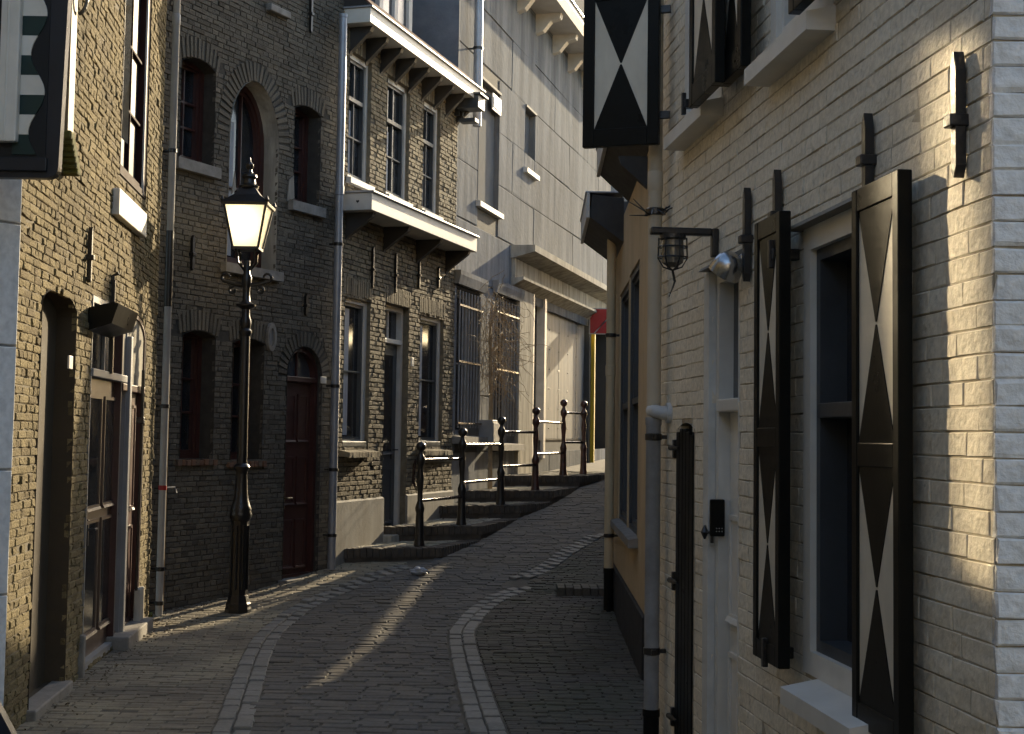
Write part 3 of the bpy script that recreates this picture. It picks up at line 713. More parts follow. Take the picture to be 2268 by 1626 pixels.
for z in (-.03, -.075): cg.tube([(.063 * math.cos(t * math.pi / 10), lo + .063 * math.sin(t * math.pi / 10), z) for t in range(21)], .0035, 6)
cg.obj('wire_cage', IRON, lm)
wr = MB()
for k in range(3): wr.tube([(-.01 + .012 * k, lo, -.135), (-.012 + .014 * k, lo + .01, -.18), (-.008 + .01 * k, lo, -.21), (-.02 + .02 * k, lo - .01, -.245 + .01 * k)], .0025, 5)
wr.obj('loose_wire', IRON, lm)
M = WR.M @ T((WR.hit(1655, 590)[0], 0, WR.hit(1655, 590)[1]))
sp = tag(empty('spot_lamp', M), 'small silver half-dome spot lamp beside the iron wall anchor', 'wall lamp')
CHROME = mat('brushed_steel', (.5, .5, .5), (.4, .4, .4), .25, 5, .1, 40, metal=1)
mb = MB()
prof = [(.004, .06), (.034, .054), (.056, .03), (.066, -.008), (.068, -.035), (.06, -.034), (.002, -.02)]
mb.lathe(prof, 0, 0, 16); sh_ = mb.obj('shade', CHROME, sp, True); sh_.matrix_local = T((-.02, -.075, .0)) @ Matrix.Rotation(math.radians(-25), 4, 'X') @ Matrix.Rotation(math.radians(30), 4, 'Y')
MB().box(-.03, .01, -.03, .012, .0, .05, .005).obj('mount', CHROME, sp)
M = WR.M @ T((WR.hit(1484, 915)[0], 0, WR.hit(1484, 915)[1]))
vp = tag(empty('vent_outlet', M), 'small white plastic vent outlet next to the grey part of the drainpipe', 'vent')
PVC = mat('white_plastic', (.6, .6, .58), None, .4, 5, .05)
MB().lathe([(.05, -.02), (.054, .0), (.05, .02)], 0, 0, 14).obj('flange', PVC, vp, True).matrix_local = Matrix.Rotation(math.pi / 2, 4, 'X')
MB().tube([(0, .01, 0), (0, -.04, 0), (-.015, -.07, .008), (-.06, -.085, .012)], [.034, .034, .032, .03], 12).obj('elbow', PVC, vp, True)
px_, _ = WR.hit(1452, 900, -.06)
dp = pipe('drainpipe', WR, px_, -.05, 5.0, .036, .07, PIPEC, 'tall drainpipe with cream upper part and grey lower part beside the white house', low=(WR.hit(1452, 925, -.06)[1], PIPEG), foot=(WR.hit(1445, 1568, -.06)[1], BLACKP), brackets=(WR.hit(1452, 968, -.06)[1], WR.hit(1452, 1445, -.06)[1]), joints=(WR.hit(1452, 470, -.06)[1] + .15,))
zz = WR.hit(1450, 470, -.07)[1]
sp_ = MB()
for k in range(12):
    a = k * math.pi / 6; l = random.uniform(.09, .16)
    sp_.tube([(.04 * math.cos(a), .04 * math.sin(a), zz + random.uniform(-.02, .02)), (l * math.cos(a + .2), l * math.sin(a + .2), zz + random.uniform(-.06, .09))], [.005, .002], 5)
sp_.lathe([(.04, zz - .02), (.052, zz - .015), (.052, zz + .012), (.04, zz + .018)], 0, 0, 14).obj('spike_collar', IRON, dp)
# ================================================================== yellow house
WY = Wall((1.0, 14.3), (.91, 9.6)); WYE = Wall((.91, 9.6), (2.4, 9.55))
yh = tag(empty('yellow_house', WY.M), 'ochre yellow plastered house with black plinth behind the drainpipe', 'house')
YEL = mat('ochre_plaster', (.58, .445, .27), (.44, .335, .2), .85, 1.6, .4, 40, con=.14, stretch=(1, 1, .6))
EAVE = 3.55
ops = []
for (tl, br) in (((1395, 612), (1412, 1195)), ((1374, 655), (1389, 1172))):
    x0, x1, z0, z1 = WY.rect(tl, br); ops.append((x0, x1, z0, z1, 0, '', .06, 0, None))
wy = backing(WY, yh, 0, WY.len, -.2, EAVE, ops, YEL, y=0, thick=.3)
for op, nm in zip(ops, ('window nearer the drainpipe', 'window farther along the yellow wall')):
    f = window(yh, op, DGREY, GLASS, fw=.05, hb=(.5,), mid=.5); tag(f, nm); sill(f, op[0] - .06, op[1] + .06, op[2], .07, .06, STONE, y1=.1)
q = bpy.data.objects.new('end_wall', MB().box(0, 1.6, 0, .3, -.2, EAVE).mesh('end_wall', YEL)); COL.objects.link(q); q.parent = yh; q.matrix_local = WY.M.inverted() @ WYE.M
zpl = .42
MB().box(-.02, WY.len + .03, -.03, .0, -.1, zpl, .006).obj('plinth', mat('black_plinth', (.02, .02, .02), (.035, .032, .03), .7, 8, .3), yh)
q = MB().box(-.03, 1.6, -.03, .0, -.1, zpl, .004).obj('plinth', MATS['black_plinth'], yh); q.matrix_local = WY.M.inverted() @ WYE.M
MB().prismx([(.02, EAVE + .03), (2.6, EAVE + 2.1), (5.6, EAVE), ], 0, WY.len).box(0, WY.len - .02, .31, 5.5, -.2, EAVE).obj('roof', TILE, yh)
MB().box(-.9, WY.len - .05, .45, 5.4, 4.4, 6.6).prismx([(.2, 6.6), (2.9, 8.2), (5.6, 6.6)], -.05, WY.len).obj('sun_block_storey', YEL, yh)  # storey added out of view to keep the sun off the striped shutter
# box gutter with dark boarded end
GB = mat('dark_gutter_board', (.03, .028, .026), (.05, .045, .04), .6, 8, .2)
for (xa, xb, zt, out) in ((.0, 1.7, EAVE + .1, .3), (2.4, WY.len, EAVE + .34, .24)):
    gq = MB().prismx([(-out, zt - .12), (0, zt - .34), (0, zt + .05), (-out + .02, zt + .08)], xa, xb).obj('box_gutter', GB, yh)
    MB().box(xa - .02, xb + .02, -out - .03, -out + .0, zt - .13, zt + .09, .004).obj('gutter_edge', OFFW, gq)
    MB().box(xa - .02, xb + .02, -out - .04, .0, zt + .09, zt + .105, .003).obj('gutter_lip', PIPEL, gq)
for x in (.1, 1.55, 4.4): MB().prismx([(-.2, EAVE - .02), (-.18, EAVE - .08), (0, EAVE - .24), (0, EAVE - .02)], x, x + .07).obj('eaves_bracket', GB, yh)
MB().box(-.1, -.0, -.02, .3, -.1, EAVE + .4, .004).obj('corner_board', mat('grey_corner_board', (.12, .115, .11), None, .7), yh)
ypx, _ = WY.hit(1354, 900, -.07)
pipe('drainpipe', WY, ypx, .0, EAVE - .05, .042, .08, CREAMP, 'ochre painted drainpipe at the far corner of the yellow house', foot=(WY.hit(1357, 1270, -.07)[1], BLACKP), brackets=(WY.hit(1354, 745, -.07)[1], WY.hit(1354, 1190, -.07)[1]), joints=(2.2,))
# brick doorstep in front of the yellow house
p = road(1235, 1322); p2 = road(1338, 1318)
st = tag(empty('doorstep', T((p.x, p.y, g(p.y)))), 'low dark brick doorstep at the far corner of the yellow house', 'doorstep')
n = 7
for k in range(n):
    for j in range(2): MB().box(k * (p2.x - p.x + .1) / n, (k + 1) * (p2.x - p.x + .1) / n - .008, j * .2, j * .2 + .19, -.05, .085 + random.gauss(0, .003), .006).obj('brick', PAVERD, st)
# ================================================================== left: white block-fronted house, nearest
WL = Wall((-3.05, 6.15), (-2.4, 7.0))
lw = tag(empty('white_block_house', WL.M), 'white plastered block-jointed house corner at the left edge', 'house')
WBLK = brickmat('white_block', [(.78, .78, .78), (.82, .82, .82), (.8, .8, .795)], .7, .25, 30, .003, (.5, .5, .5), .4, 1.5)
wo = MB().box(-1.5, WL.len, .012, .5, -.2, 5.6).obj('wall', GREYP, lw)
zj = WL.hit(50, 1314)[1]; hj = (WL.hit(50, 497)[1] - zj) / 3
cl = []
for k in range(-2, 8):
    for (a, b) in ((-1.45, -.62), (-.62, .2), (.2, WL.len)): cl.append(((a + b) / 2, zj + hj * (k + .5), b - a - .006, hj - .012))
lay_bricks(WL, wo, cl, WBLK, proud=.0, vary=.0005, D=.02, c=.004, L=.8, H=hj, name='wall_block', jit=.0005, rj=0)
for zk in (5.6,): MB().box(-1.5, WL.len + .1, -.1, 3.5, zk, zk + .25).obj('roof_edge', OFFW, lw)
# striped shutter board with dark frame hanging open at the top left
Ys = 6.45
def at(px, py, Y): d = ray(px, py); return EYE + d * ((Y - EYE.y) / d.y)
p0, p1 = at(-60, 392, Ys), at(143, -30, Ys)
sb = tag(empty('striped_shutter', T((p0.x, Ys, p0.z))), 'dark framed shutter with green and white stripes and a scalloped edge, top left', 'shutter')
Wd, Hd = p1.x - p0.x, p1.z - p0.z + .4
S_ = lambda px, py: ((lambda p: (p.x - p0.x, p.z - p0.z))(at(px, py, Ys)))
r = .05; poly = [(-.5, 0)] + [(Wd - r + r * math.sin(t * math.pi / 10), r - r * math.cos(t * math.pi / 10)) for t in range(6)] + [(Wd + .03, Hd), (-.5, Hd)]
MB().prism(poly, 0, .05).obj('frame_board', BLUEBLACK, sb)
xi, zi = S_(102, 322)
MB().box(-.5, xi, -.006, 0, zi - .06, Hd).obj('inner_board', mat('black_matt', (.008, .009, .01), None, .6), sb)
MB().box(-.5, xi + .01, -.022, .0, zi - .12, zi - .06, .004).obj('bottom_rail', BLUEBLACK, sb)
sx0, _ = S_(30, 300); hs = .0905; z = zi - .045; k = 0
while z < Hd:
    pts = [(sx0, z), (sx0, z + hs)]; xr = lambda zz: xi - .055 + .034 * math.cos((zz - zi) / (4 * hs) * 2 * math.pi + 2.2) + .01
    pts += [(xr(z + hs * (1 - t / 6)) + .0, z + hs * (1 - t / 6)) for t in range(7)]
    MB().prism(pts, -.014 - .0005 * (k % 2), -.006).obj('stripe', GREENP if k % 2 == 0 else WHITEP, sb); z += hs; k += 1
xa, za = S_(2, 318); xb, _ = S_(44, 318)
MB().box(xa, xb, -.06, -.016, za, Hd, .006).box(xa + (xb - xa) * .35, xa + (xb - xa) * .45, -.066, -.055, za, Hd, .003).obj('white_post', WHITEP, sb)
# dark sloping board at the bottom left
p = gnd(20, 1640, 0)
dbd = tag(empty('sloping_board', T((-2.42, 6.75, 0))), 'dark blue sloping board against the foot of the white house, bottom left corner', 'board')
MB().prism([(-.35, 0), (.15, 0), (.16, .17), (.01, .43), (-.07, .52), (-.35, .58)], 0, .06).obj('board', mat('dark_blue_paint', (.02, .024, .04), None, .35), dbd)
# ================================================================== left: sunlit yellow-brown brick house
W1 = Wall((-2.53, 7.0), (-3.03, 12.3))
h1 = tag(empty('sunlit_brick_house', W1.M), 'yellow-brown brick house on the left with two doors, raked by the sun', 'house')
def R1(tl, br, rise=0, kind='', d=.1, band=0, rm=None):
    x0, x1, z0, z1 = W1.rect(tl, br); return (x0, x1, z0, z1 - 0, rise, kind, d, band, rm)
up = R1((276, 30), (322, 442), d=.16); up = (up[0], up[1], up[2], 5.2, 0, '', .055, 0, MORTARD)
ni = R1((93, 674), (139, 1595), .12, 'ell', .09, .0); ni = (ni[0], ni[1], 0.05, ni[3], .12, 'ell', .12, .0, mat('shaded_brown_plaster', (.085, .062, .036), (.055, .042, .027), .85, 3, .4, 40))  # plaster brown darkened for the shade inside the recess
d1 = R1((206, 652), (262, 1473), 0, '', .17); d1 = (d1[0], d1[1], .02, d1[3], 0, '', .05, 0, None)
d2 = R1((272, 735), (303, 1408), .18, 'ell', .12); d2 = (d2[0], d2[1], .0, d2[3], .18, 'ell', .05, 0, WSTONE)
ops1 = [up, ni, d1, d2]
wo1 = backing(W1, h1, 0, W1.len, -.2, 6.3, ops1, MORTAR, thick=.35, rmat=MORTAR)
c1 = courses(0, W1.len, -.05, 5.5, .18, .047, .0065, ops1, [], 'cross')
c1 = [c for c in c1]
lay_bricks(W1, wo1, c1, B1BR, proud=.001, vary=.003, D=.03, c=.005, L=.17, H=.041, jit=.0035)
voussoirs(wo1, up[:3] + (up[3],) + up[4:], B1BR)
DRED = mat('dull_red_paint', (.05, .02, .016), (.03, .014, .012), .75, 6, .15, 40, spec=.1)
u = window(h1, up, DRED, mat('dusty_glass', (.03, .03, .032), None, .45, 3, .05, 5, spec=.15), fw=.06, sm=DRED, sw=.04, hb=(.3, .62), vb=(.5,)); tag(u, 'tall upper window with dark red frame')
MIR = bpy.data.materials.new('sun_mirror'); MIR.use_nodes = True; b_ = MIR.node_tree.nodes['Principled BSDF']
b_.inputs['Base Color'].default_value = (.96, .94, .88, 1); b_.inputs['Metallic'].default_value = 1; b_.inputs["Roughness"].default_value = .05
xp0, xp1 = up[0] + .12, (up[0] + up[1]) / 2 - .03; xm_ = (xp0 + xp1) / 2; xp0, xp1 = xm_ - .26 * (xp1 - xp0), xm_ + .26 * (xp1 - xp0)
gm = MB(); nr, nc = 24, 6        # added mirror sheet, twisted to aim and bend the sun patch across the street
for i in range(nr + 1):
    z = up[2] + .3 + (up[3] - up[2] - .3) * i / nr
    yw = math.radians(float(np.interp(z, [3.5, 3.8, 4.15, 4.5, 4.9, 5.2], [-2.0, -1.92, -1.8, -1.7, -1.66, -1.7])))
    for j in range(nc + 1): x = xp0 + (xp1 - xp0) * j / nc; gm.v.append((x, .03 + (x - xm_) * math.tan(yw), z))
for i in range(nr):
    for j in range(nc): q_ = i * (nc + 1) + j; gm.f.append((q_, q_ + 1, q_ + nc + 2, q_ + nc + 1))
c_ = gm.obj('pane', MIR, u); c_.data.polygons.foreach_set('use_smooth', [True] * len(c_.data.polygons)); c_['label'] = 'mirror pane added over the left casement to throw sun across the street'
MB().box(up[1] - .1, up[1] - .078, .004, .02, up[2] + .02, up[3], .002).obj('white_edge_board', WHITEP, u)
sx0, sz1 = W1.hit(266, 416, -.05); sx1, _ = W1.hit(326, 470, -.05)
MB().box(sx0, sx1, -.05, .1, sz1 - .19, sz1, .008).obj('sill', WHITEP, u)
# plastered arched niche
P = outline(ni); m = MB(); m.v = [(x, ni[6], z) for x, z in P]; m.f = [tuple(range(len(P)))]; m.obj('niche_panel', mat('shaded_brown_plaster', (.085, .062, .036), (.055, .042, .027), .85, 3, .4, 40), h1)
MB().box(ni[0] - .03, ni[1] + .03, -.05, .08, -.02, .06, .01).obj('niche_step', STONE, h1)
# first door with glazed panels
tz = W1.hit(226, 838)[1]
gl = [(.1, .46, .1 + .44 * k, .1 + .44 * k + .4, GLASS) for k in range(2)] + [(.54, .9, .1 + .44 * k, .1 + .44 * k + .4, GLASS) for k in range(2)]
DBR = mat('brown_door_paint', (.13, .085, .06), (.1, .065, .045), .4, 6, .15, 40)
q = panel_door(h1, d1, GREYP, DBR, fw=.045, panels=gl, transom=tz, glass=GLASSB, handle=(.2, .46, IRON)); tag(q, 'brown door with four tall glazed panels under a black canopy')
bxx = W1.hit(262, 900)[0]
MB().box(d1[1] - .03, d1[1] + .05, -.03, .012, .0, W1.hit(258, 735)[1], .006).obj('grey_door_post', GREYP, q)
MB().box(d1[0] - .07, d1[0] + .0, -.03, .06, .0, W1.hit(200, 1392)[1], .01).obj('stone_base_block', STONE, h1)
ax0, az0 = W1.hit(212, 732, -.05); ax1, az1 = W1.hit(262, 700, -.05)
cq = MB().prismx([(0, az0), (-.15, az0 + .05), (-.19, az1 + .02), (-.16, az1 + .03), (0, az1 - .01)], ax0, ax1).obj('canopy', BLACKP, h1)
MB().tube([(ax1 - .03, -.01, az1 + .02), (ax1 - .03, -.01, az1 + .28), (ax1 - .03, -.05, az1 + .3)], .014, 8).box(ax1 - .05, ax1 - .01, -.03, .0, az0 - .25, az1 + .25).obj('canopy_bracket', IRON, cq)
MB().box(d1[0] + .05, d1[1] - .1, .02, .06, az1 + .06, d1[3] - .045).obj('white_transom_board', WHITEP, q)
# second door, dark red, with white plaster arch
q = panel_door(h1, d2, REDP, REDP, fw=.035, panels=[(.12, .88, .06, .45, None), (.12, .88, .52, .95, None)], transom=W1.hit(288, 868)[1]); tag(q, 'narrow dark red door under a white plastered arch')
P = outline((d2[0] + .02, d2[1] - .02, q.matrix_world.translation.z + W1.hit(288, 862)[1], d2[3], d2[4] - .02, 'ell')); m = MB(); m.v = [(x, .012, z) for x, z in P]; m.f = [tuple(range(len(P)))]; m.obj('lunette', WSTONE, q)
MB().box(d2[0] - .04, d2[1] + .05, -.12, .05, -.05, .1, .01).obj('door_step', STONE, h1)
# pilaster at the end, anchor, plate, ledge
xa, _ = W1.hit(306, 1000); MB().box(xa, xa + .22, -.05, .0, -.05, .35, .01).obj('stone_base_block', WSTONE, h1)
anchor(h1, W1, (190, 500), (194, 628))
x0, x1, z0, z1 = W1.rect((146, 787), (153, 818)); MB().box(x0, x1, -.022, -.01, z0, z1, .003).obj('number_plate', WHITEP, h1)
x0, z0 = W1.hit(150, 290, -.06); x1, _ = W1.hit(163, 290, -.06)
MB().box(x0, x1, -.06, .02, z0, 5.4, .005).obj('beige_board', mat('beige_board', (.2, .15, .09), None, .6), h1)
for k in range(7):
    MB().box(x0 - .04 + k * .035, x0 - .04 + k * .035 + .1, -.09, .02, z0 - .22 + (6 - k) * .028, z0 - .22 + (6 - k) * .028 + .05, .012).obj('mossy_ledge', mat('moss', (.12, .12, .025), (.07, .07, .03), .95, 20, .9, 80), h1)
MB().tube([(x1 - .02, -.07 - .05 * math.sin(t * math.pi / 8), z0 + .85 + .12 * math.cos(t * math.pi / 8)) for t in range(9)], .012, 6).obj('iron_ring', IRON, h1)
MB().prismx([(-.3, 6.3), (2.5, 8.6), (5.5, 6.3)], -.1, W1.len + .1).obj('roof', TILE, h1)
# weathered thin pipe at the end of the wall
zt = W1.hit(309, 905)[1]; xq = W1.hit(309, 1000, -.03)[0]
MB().tube([(xq, -.04, zt + .3), (xq, -.04, zt), (xq + .01, -.035, .35)], .012, 8).box(xq - .03, xq + .03, -.06, 0, zt - .12, zt - .07, .005).obj('iron_rod', IRON, h1)

# ================================================================== left: dark brick house with the arched window
W2 = Wall((-3.13, 12.5), (-1.85, 15.26))
h2 = tag(empty('dark_brick_house', W2.M), 'dark grey-brown brick house with arched window and arched red door behind the street lamp', 'house')
def R2(tl, br, rise=0, kind='', d=.2, band=0, rm=None):
    x0, x1, z0, z1 = W2.rect(tl, br); return (x0, x1, z0, z1 - max(0, rise), rise, kind, d, band, rm)
a1 = R2((404, 117), (472, 372), .07, 'seg', .18, .2); a3 = R2((654, 226), (706, 461), .06, 'seg', .2, .2)
x0, x1, z0, z1 = W2.rect((509, 300), (610, 603)); _, zt = W2.hit(557, 178)
zs = zt - (x1 - x0) * .72; a2 = (x0, x1, z0, zs, zt - zs, 'ell', .22, .2, WSTONE)
b1 = R2((405, 729), (470, 1016), .05, 'seg', .2, .2); b2 = R2((517, 747), (579, 1020), .05, 'seg', .2, .2)
x0, x1, z0, z1 = W2.rect((636, 805), (703, 1262)); _, zt = W2.hit(664, 767)
dA = (x0, x1, W2.ground((x0 + x1) / 2) - .02, zt - .3, .3, 'ell', .1, .16, None)
ops2 = [a1, a2, a3, b1, b2, dA]
wo2 = backing(W2, h2, 0, W2.len, -.2, 7.2, ops2, MORTARD, thick=.35, rmat=MORTARD)
c2 = courses(0, W2.len, -.05, 6.9, .18, .048, .0065, ops2, [], 'cross')
lay_bricks(W2, wo2, c2, B2BR, proud=.0, vary=.0022, D=.03, c=.004, L=.17, H=.042, jit=.003)
for o in (a1, a3, b1, b2): voussoirs(wo2, o, B2BR, band=.19, bw=.05, y=-.002)
voussoirs(wo2, a2, B2BR, band=.19, bw=.05, y=-.002); voussoirs(wo2, dA, B2BR, band=.15, bw=.05, y=-.002)
for o, nm in ((a1, 'upper window behind the left drainpipe'), (a3, 'small upper window right of the arched one'), (b1, 'lower window nearest the left drainpipe'), (b2, 'lower window hidden behind the lamp post')):
    f = window(h2, o, REDP, GLASS, fw=.05, sm=REDP, sw=.03, hb=(.36, .68), vb=(.5,)); tag(f, nm)
    MB().box(o[0] + .08, (o[0] + o[1]) / 2 - .03, o[6] + .0095, o[6] + .0115, o[2] + .1, o[3] - .1).obj('curtain', CURTAIN, f)
    if o in (a1, a3): sill(f, o[0] - .08, o[1] + .05, o[2], .06, .1, STONE, y1=.2)
    else:
        for k in range(9):
            w_ = (o[1] - o[0] + .1) / 9; MB().box(o[0] - .05 + k * w_, o[0] - .05 + (k + 1) * w_ - .007, -.03 + random.gauss(0, .003), .16, o[2] - .06, o[2] - .005 + random.gauss(0, .003), .005).obj('sill_brick', REDBR, f)
f = window(h2, a2, REDP, GLASS, fw=.06, sm=REDP, sw=.04, hb=(.3, .66), vb=(.28, .6)); tag(f, 'large round-arched window above the lantern')
MB().box(a2[0] + .2, a2[0] + .38, a2[6] + .0095, a2[6] + .0115, a2[2] + .12, a2[3] + .2).obj('curtain', CURTAIN, f); sill(f, a2[0] - .08, a2[1] + .06, a2[2], .06, .09, STONE, y1=.2)
pn = [(.12, .46, .06, .3, None), (.54, .88, .06, .3, None), (.12, .46, .38, .62, None), (.54, .88, .38, .62, None), (.12, .46, .7, .94, None), (.54, .88, .7, .94, None)]
q = panel_door(h2, dA, REDP, REDP, fw=.05, panels=pn, transom=W2.hit(664, 846)[1], glass=GLASSB, handle=(.16, .4, mat('brass', (.4, .33, .2), None, .3, metal=1))); tag(q, 'dark red panelled door under a round brick arch')
MB().box(dA[0] - .06, dA[1] + .06, -.1, .08, dA[2] - .1, dA[2] + .02, .01).obj('threshold', STONE, h2)
x0, x1, z0, z1 = W2.rect((708, 834), (719, 850)); MB().box(x0, x1, -.022, -.008, z0, z1, .003).obj('number_plate', OFFW, h2)
xo, zo = W2.hit(598, 747)
ov = [(xo + .075 * math.cos(t * math.pi / 8), zo + .14 * math.sin(t * math.pi / 8)) for t in range(16)]; ov2 = [(xo + .045 * math.cos(t * math.pi / 8), zo + .09 * math.sin(t * math.pi / 8)) for t in range(16)]
q = MB().ring(ov, ov2, -.03, .0).obj('oval_plaque', STONE, h2); m = MB(); m.v = [(x, -.006, z) for x, z in ov2]; m.f = [tuple(range(16))]; m.obj('plaque_recess', GREYP, q)
anchor(h2, W2, (683, -20), (688, 75)); anchor(h2, W2, (672, 650), (676, 700)); anchor(h2, W2, (420, 520), (425, 600))
x0, z0 = W2.hit(590, 12); MB().box(x0, x0 + .35, -.06, .03, z0 - .05, z0 + .02, .01).obj('stone_ledge', STONE, h2)
MB().box(0, W2.len, -.03, .01, 7.0, 7.2, .01).obj('cornice', STONE, h2)
MB().prismx([(-.3, 7.2), (2.5, 9.6), (5.5, 7.2)], -.1, W2.len + .1).obj('roof', TILE, h2)
# plaster scar beside the arched window
for (tl, br) in (((636, 385), (650, 450)), ((522, 380), (512, 430))):
    x0, x1, z0, z1 = W2.rect(tl, br); MB().prism([(min(x0, x1), z0), (max(x0, x1), z0 + .05), (max(x0, x1) - .02, z1), (min(x0, x1) + .03, z1 - .06)], -.011, .0).obj('plaster_patch', PLASTER, h2)
xa, _ = W2.hit(385, 100, -.08)
dp2 = pipe('drainpipe', W2, xa, .0, 7.0, .032, .1, mat('pale_pvc_pipe', (.42, .4, .37), (.34, .32, .29), .4, 4, .05), 'pale drainpipe with a dark middle section between the two left brick houses', brackets=(W2.hit(380, 335, -.08)[1], W2.hit(362, 900, -.08)[1], W2.hit(352, 1260, -.08)[1], .12), joints=(W2.hit(388, 45, -.08)[1],))
za, zb = W2.hit(372, 680, -.08)[1], W2.hit(375, 512, -.08)[1]
MB().lathe([(.0335, za), (.0345, za + .01), (.0345, zb - .01), (.0335, zb)], 0, 0, 16).obj('dark_section', IRON, dp2, True)
zz = W2.hit(360, 1080, -.08)[1]
MB().lathe([(.036, zz - .02), (.037, zz), (.036, zz + .02)], 0, 0, 12).obj('red_clip', mat('red_plastic', (.35, .02, .02), None, .4), dp2, True)
MB().tube([(.03, 0, zz), (.17, 0, zz), (.17, -.02, zz - .05)], .006, 6).obj('tap_arm', PIPEG, dp2)
MB().tube([(.05, .0, .05), (.05, 0, W2.hit(372, 830, -.08)[1])], .008, 8).obj('copper_line', mat('copper', (.5, .35, .2), None, .3, metal=1), dp2, True)
# ================================================================== brown brick house with two canopies
W3 = Wall((-1.85, 15.26), (-.76, 18.9))
h3 = tag(empty('brown_canopy_house', W3.M), 'narrow brown brick house with white gutter, canopy and tall white-framed windows', 'house')
def R3(tl, br, d=.1):
    x0, x1, z0, z1 = W3.rect(tl, br); return (x0, x1, z0, z1, 0, '', d, 0, None)
U = [R3((775, 113), (817, 421)), R3((859, 168), (903, 449)), R3((939, 216), (971, 480))]
z0 = sum(o[2] for o in U) / 3; z1 = sum(o[3] for o in U) / 3; U = [(o[0], o[1], z0, z1, 0, '', .09, 0, None) for o in U]
Lw = [R3((764, 656), (814, 984)), R3((931, 691), (977, 990))]; z0 = (Lw[0][2] + Lw[1][2]) / 2; z1 = (Lw[0][3] + Lw[1][3]) / 2
Lw = [(o[0], o[1], z0, z1, 0, '', .09, 0, None) for o in Lw]
dB = R3((854, 675), (897, 1138)); dB = (dB[0], dB[1], .44, z1 + .02, 0, '', .12, 0, None)
ops3 = U + Lw + [dB]
GUT = W3.hit(758, 30)[1]
wo3 = backing(W3, h3, 0, W3.len, .0, GUT + .1, ops3, MORTARD, thick=.35, rmat=MORTAR)
c3 = courses(0, W3.len, .1, GUT, .19, .052, .008, ops3, [], 'cross')
lay_bricks(W3, wo3, c3, B3BR, proud=.002, vary=.0035, D=.03, c=.005, L=.18, H=.045, jit=.0035)
for o in U + Lw + [dB]: voussoirs(wo3, (o[0], o[1], o[2], o[3] + .004, 0, '', 0), B3BR, band=.19, y=-.009)
nmU = ('upper sash window on the left', 'upper sash window in the middle', 'upper sash window on the right')
for o, nm in zip(U, nmU): f = window(h3, o, OFFW, GLASS, fw=.055, sm=DGREY, sw=.03, hb=(.33, .67), vb=(.5,), mid=.67); tag(f, nm); MB().box(o[0] + .08, o[0] + .3, o[6] + .0095, o[6] + .0115, o[2] + .1, o[3] - .6).obj('curtain', CURTAIN, f); sill(f, o[0] - .03, o[1] + .03, o[2], .06, .06, OFFW, y1=.1)
for o, nm in zip(Lw, ('ground floor window left of the door', 'ground floor window right of the door')):
    f = window(h3, o, OFFW, GLASS, fw=.065, sm=DGREY, sw=.035, hb=(.5,), vb=()); tag(f, nm); MB().box(o[0] + .12, o[0] + .36, o[6] + .0095, o[6] + .0115, o[2] + .12, o[3] - .12).obj('curtain', CURTAIN, f)
    MB().box(o[0] + .02, o[1] - .02, -.0, .1, o[2] - .02, o[2] + .05, .006).obj('bottom_rail', DGREY, f)
    n = 10; w_ = (o[1] - o[0] + .16) / n
    for k in range(n): MB().prismx([(-.13 + random.gauss(0, .004), o[2] - .12), (.02, o[2] - .1), (.02, o[2] - .035), (-.13, o[2] - .065)], o[0] - .08 + k * w_, o[0] - .08 + (k + 1) * w_ - .008).obj('sill_brick', B3BR, f)
q = panel_door(h3, dB, OFFW, DGREY, fw=.06, panels=[(.2, .8, .42, .95, GLASS), (.2, .8, .06, .34, None)], transom=W3.hit(872, 760)[1], handle=(.8, .43, IRON)); tag(q, 'dark grey door with tall glass panel and white frame')
MB().box(dB[0] - .02, dB[1] + .06, -.14, .1, .3, .45, .012).obj('door_step', WSTONE, h3)
zp = W3.hit(743, 1114)[1]
for a, b in ((-.02, dB[0]), (dB[1], W3.len)): MB().prismx([(-.035, .1), (0, .1), (0, zp + .02), (-.03, zp)], a, b).obj('plinth', PLASTER, h3)
# main gutter with brackets, canopy with heart cut-out
def cornice(z0, z1, out, name, face, lipm, brackets, x0=-.0, x1=None, th=.03):
    x1 = x1 or W3.len + .15
    c = MB().box(x0, x1, -out, .02, z0, z1, .006).obj(name, face, h3)
    MB().box(x0 - .02, x1 + .02, -out - .03, .03, z1, z1 + .02, .004).obj('lead_cover', lipm, c)
    for k in range(brackets):
        x = x0 + .15 + (x1 - x0 - .35) * k / (brackets - 1)
        MB().prismx([(-out + .04, z0), (-out + .06, z0 - .05), (-.02, z0 - .26), (0.0, z0 - .3), (0.0, z0)], x, x + .07).obj('bracket', mat('dark_bracket', (.05, .045, .04), None, .6), c)
    return c
gzb = W3.hit(797, 47, -.2)[1]; cornice(gzb, gzb + .16, .3, 'gutter', WHITEP, PIPEL, 9)
czb = W3.hit(814, 466, -.3)[1]; czt = W3.hit(814, 427, -.3)[1]
can = cornice(czb, czt, .36, 'canopy', OFFW, PIPEL, 4, x1=W3.len - .2)
hxm = -.2; hz = (czb + czt) / 2
hp = [(.018 * 16 * math.sin(t) ** 3 / 16, .018 * (13 * math.cos(t) - 5 * math.cos(2 * t) - 2 * math.cos(3 * t) - math.cos(4 * t)) / 16) for t in [k * math.pi / 10 for k in range(20)]]
MB().prismx([(hxm + a, hz + b) for a, b in hp], -.003, .01).obj('heart_cut_out', MATS['black_matt'], can)
for (px, y0_, y1_) in ((822, 545, 640), (873, 560, 650), (925, 575, 640), (968, 590, 640)): anchor(h3, W3, (px - 2, y0_), (px + 2, y1_))
x0, x1, z0, z1 = W3.rect((907, 792), (912, 812)); MB().box(x0, x1, -.03, -.012, z0, z1, .003).obj('number_plate', OFFW, h3)
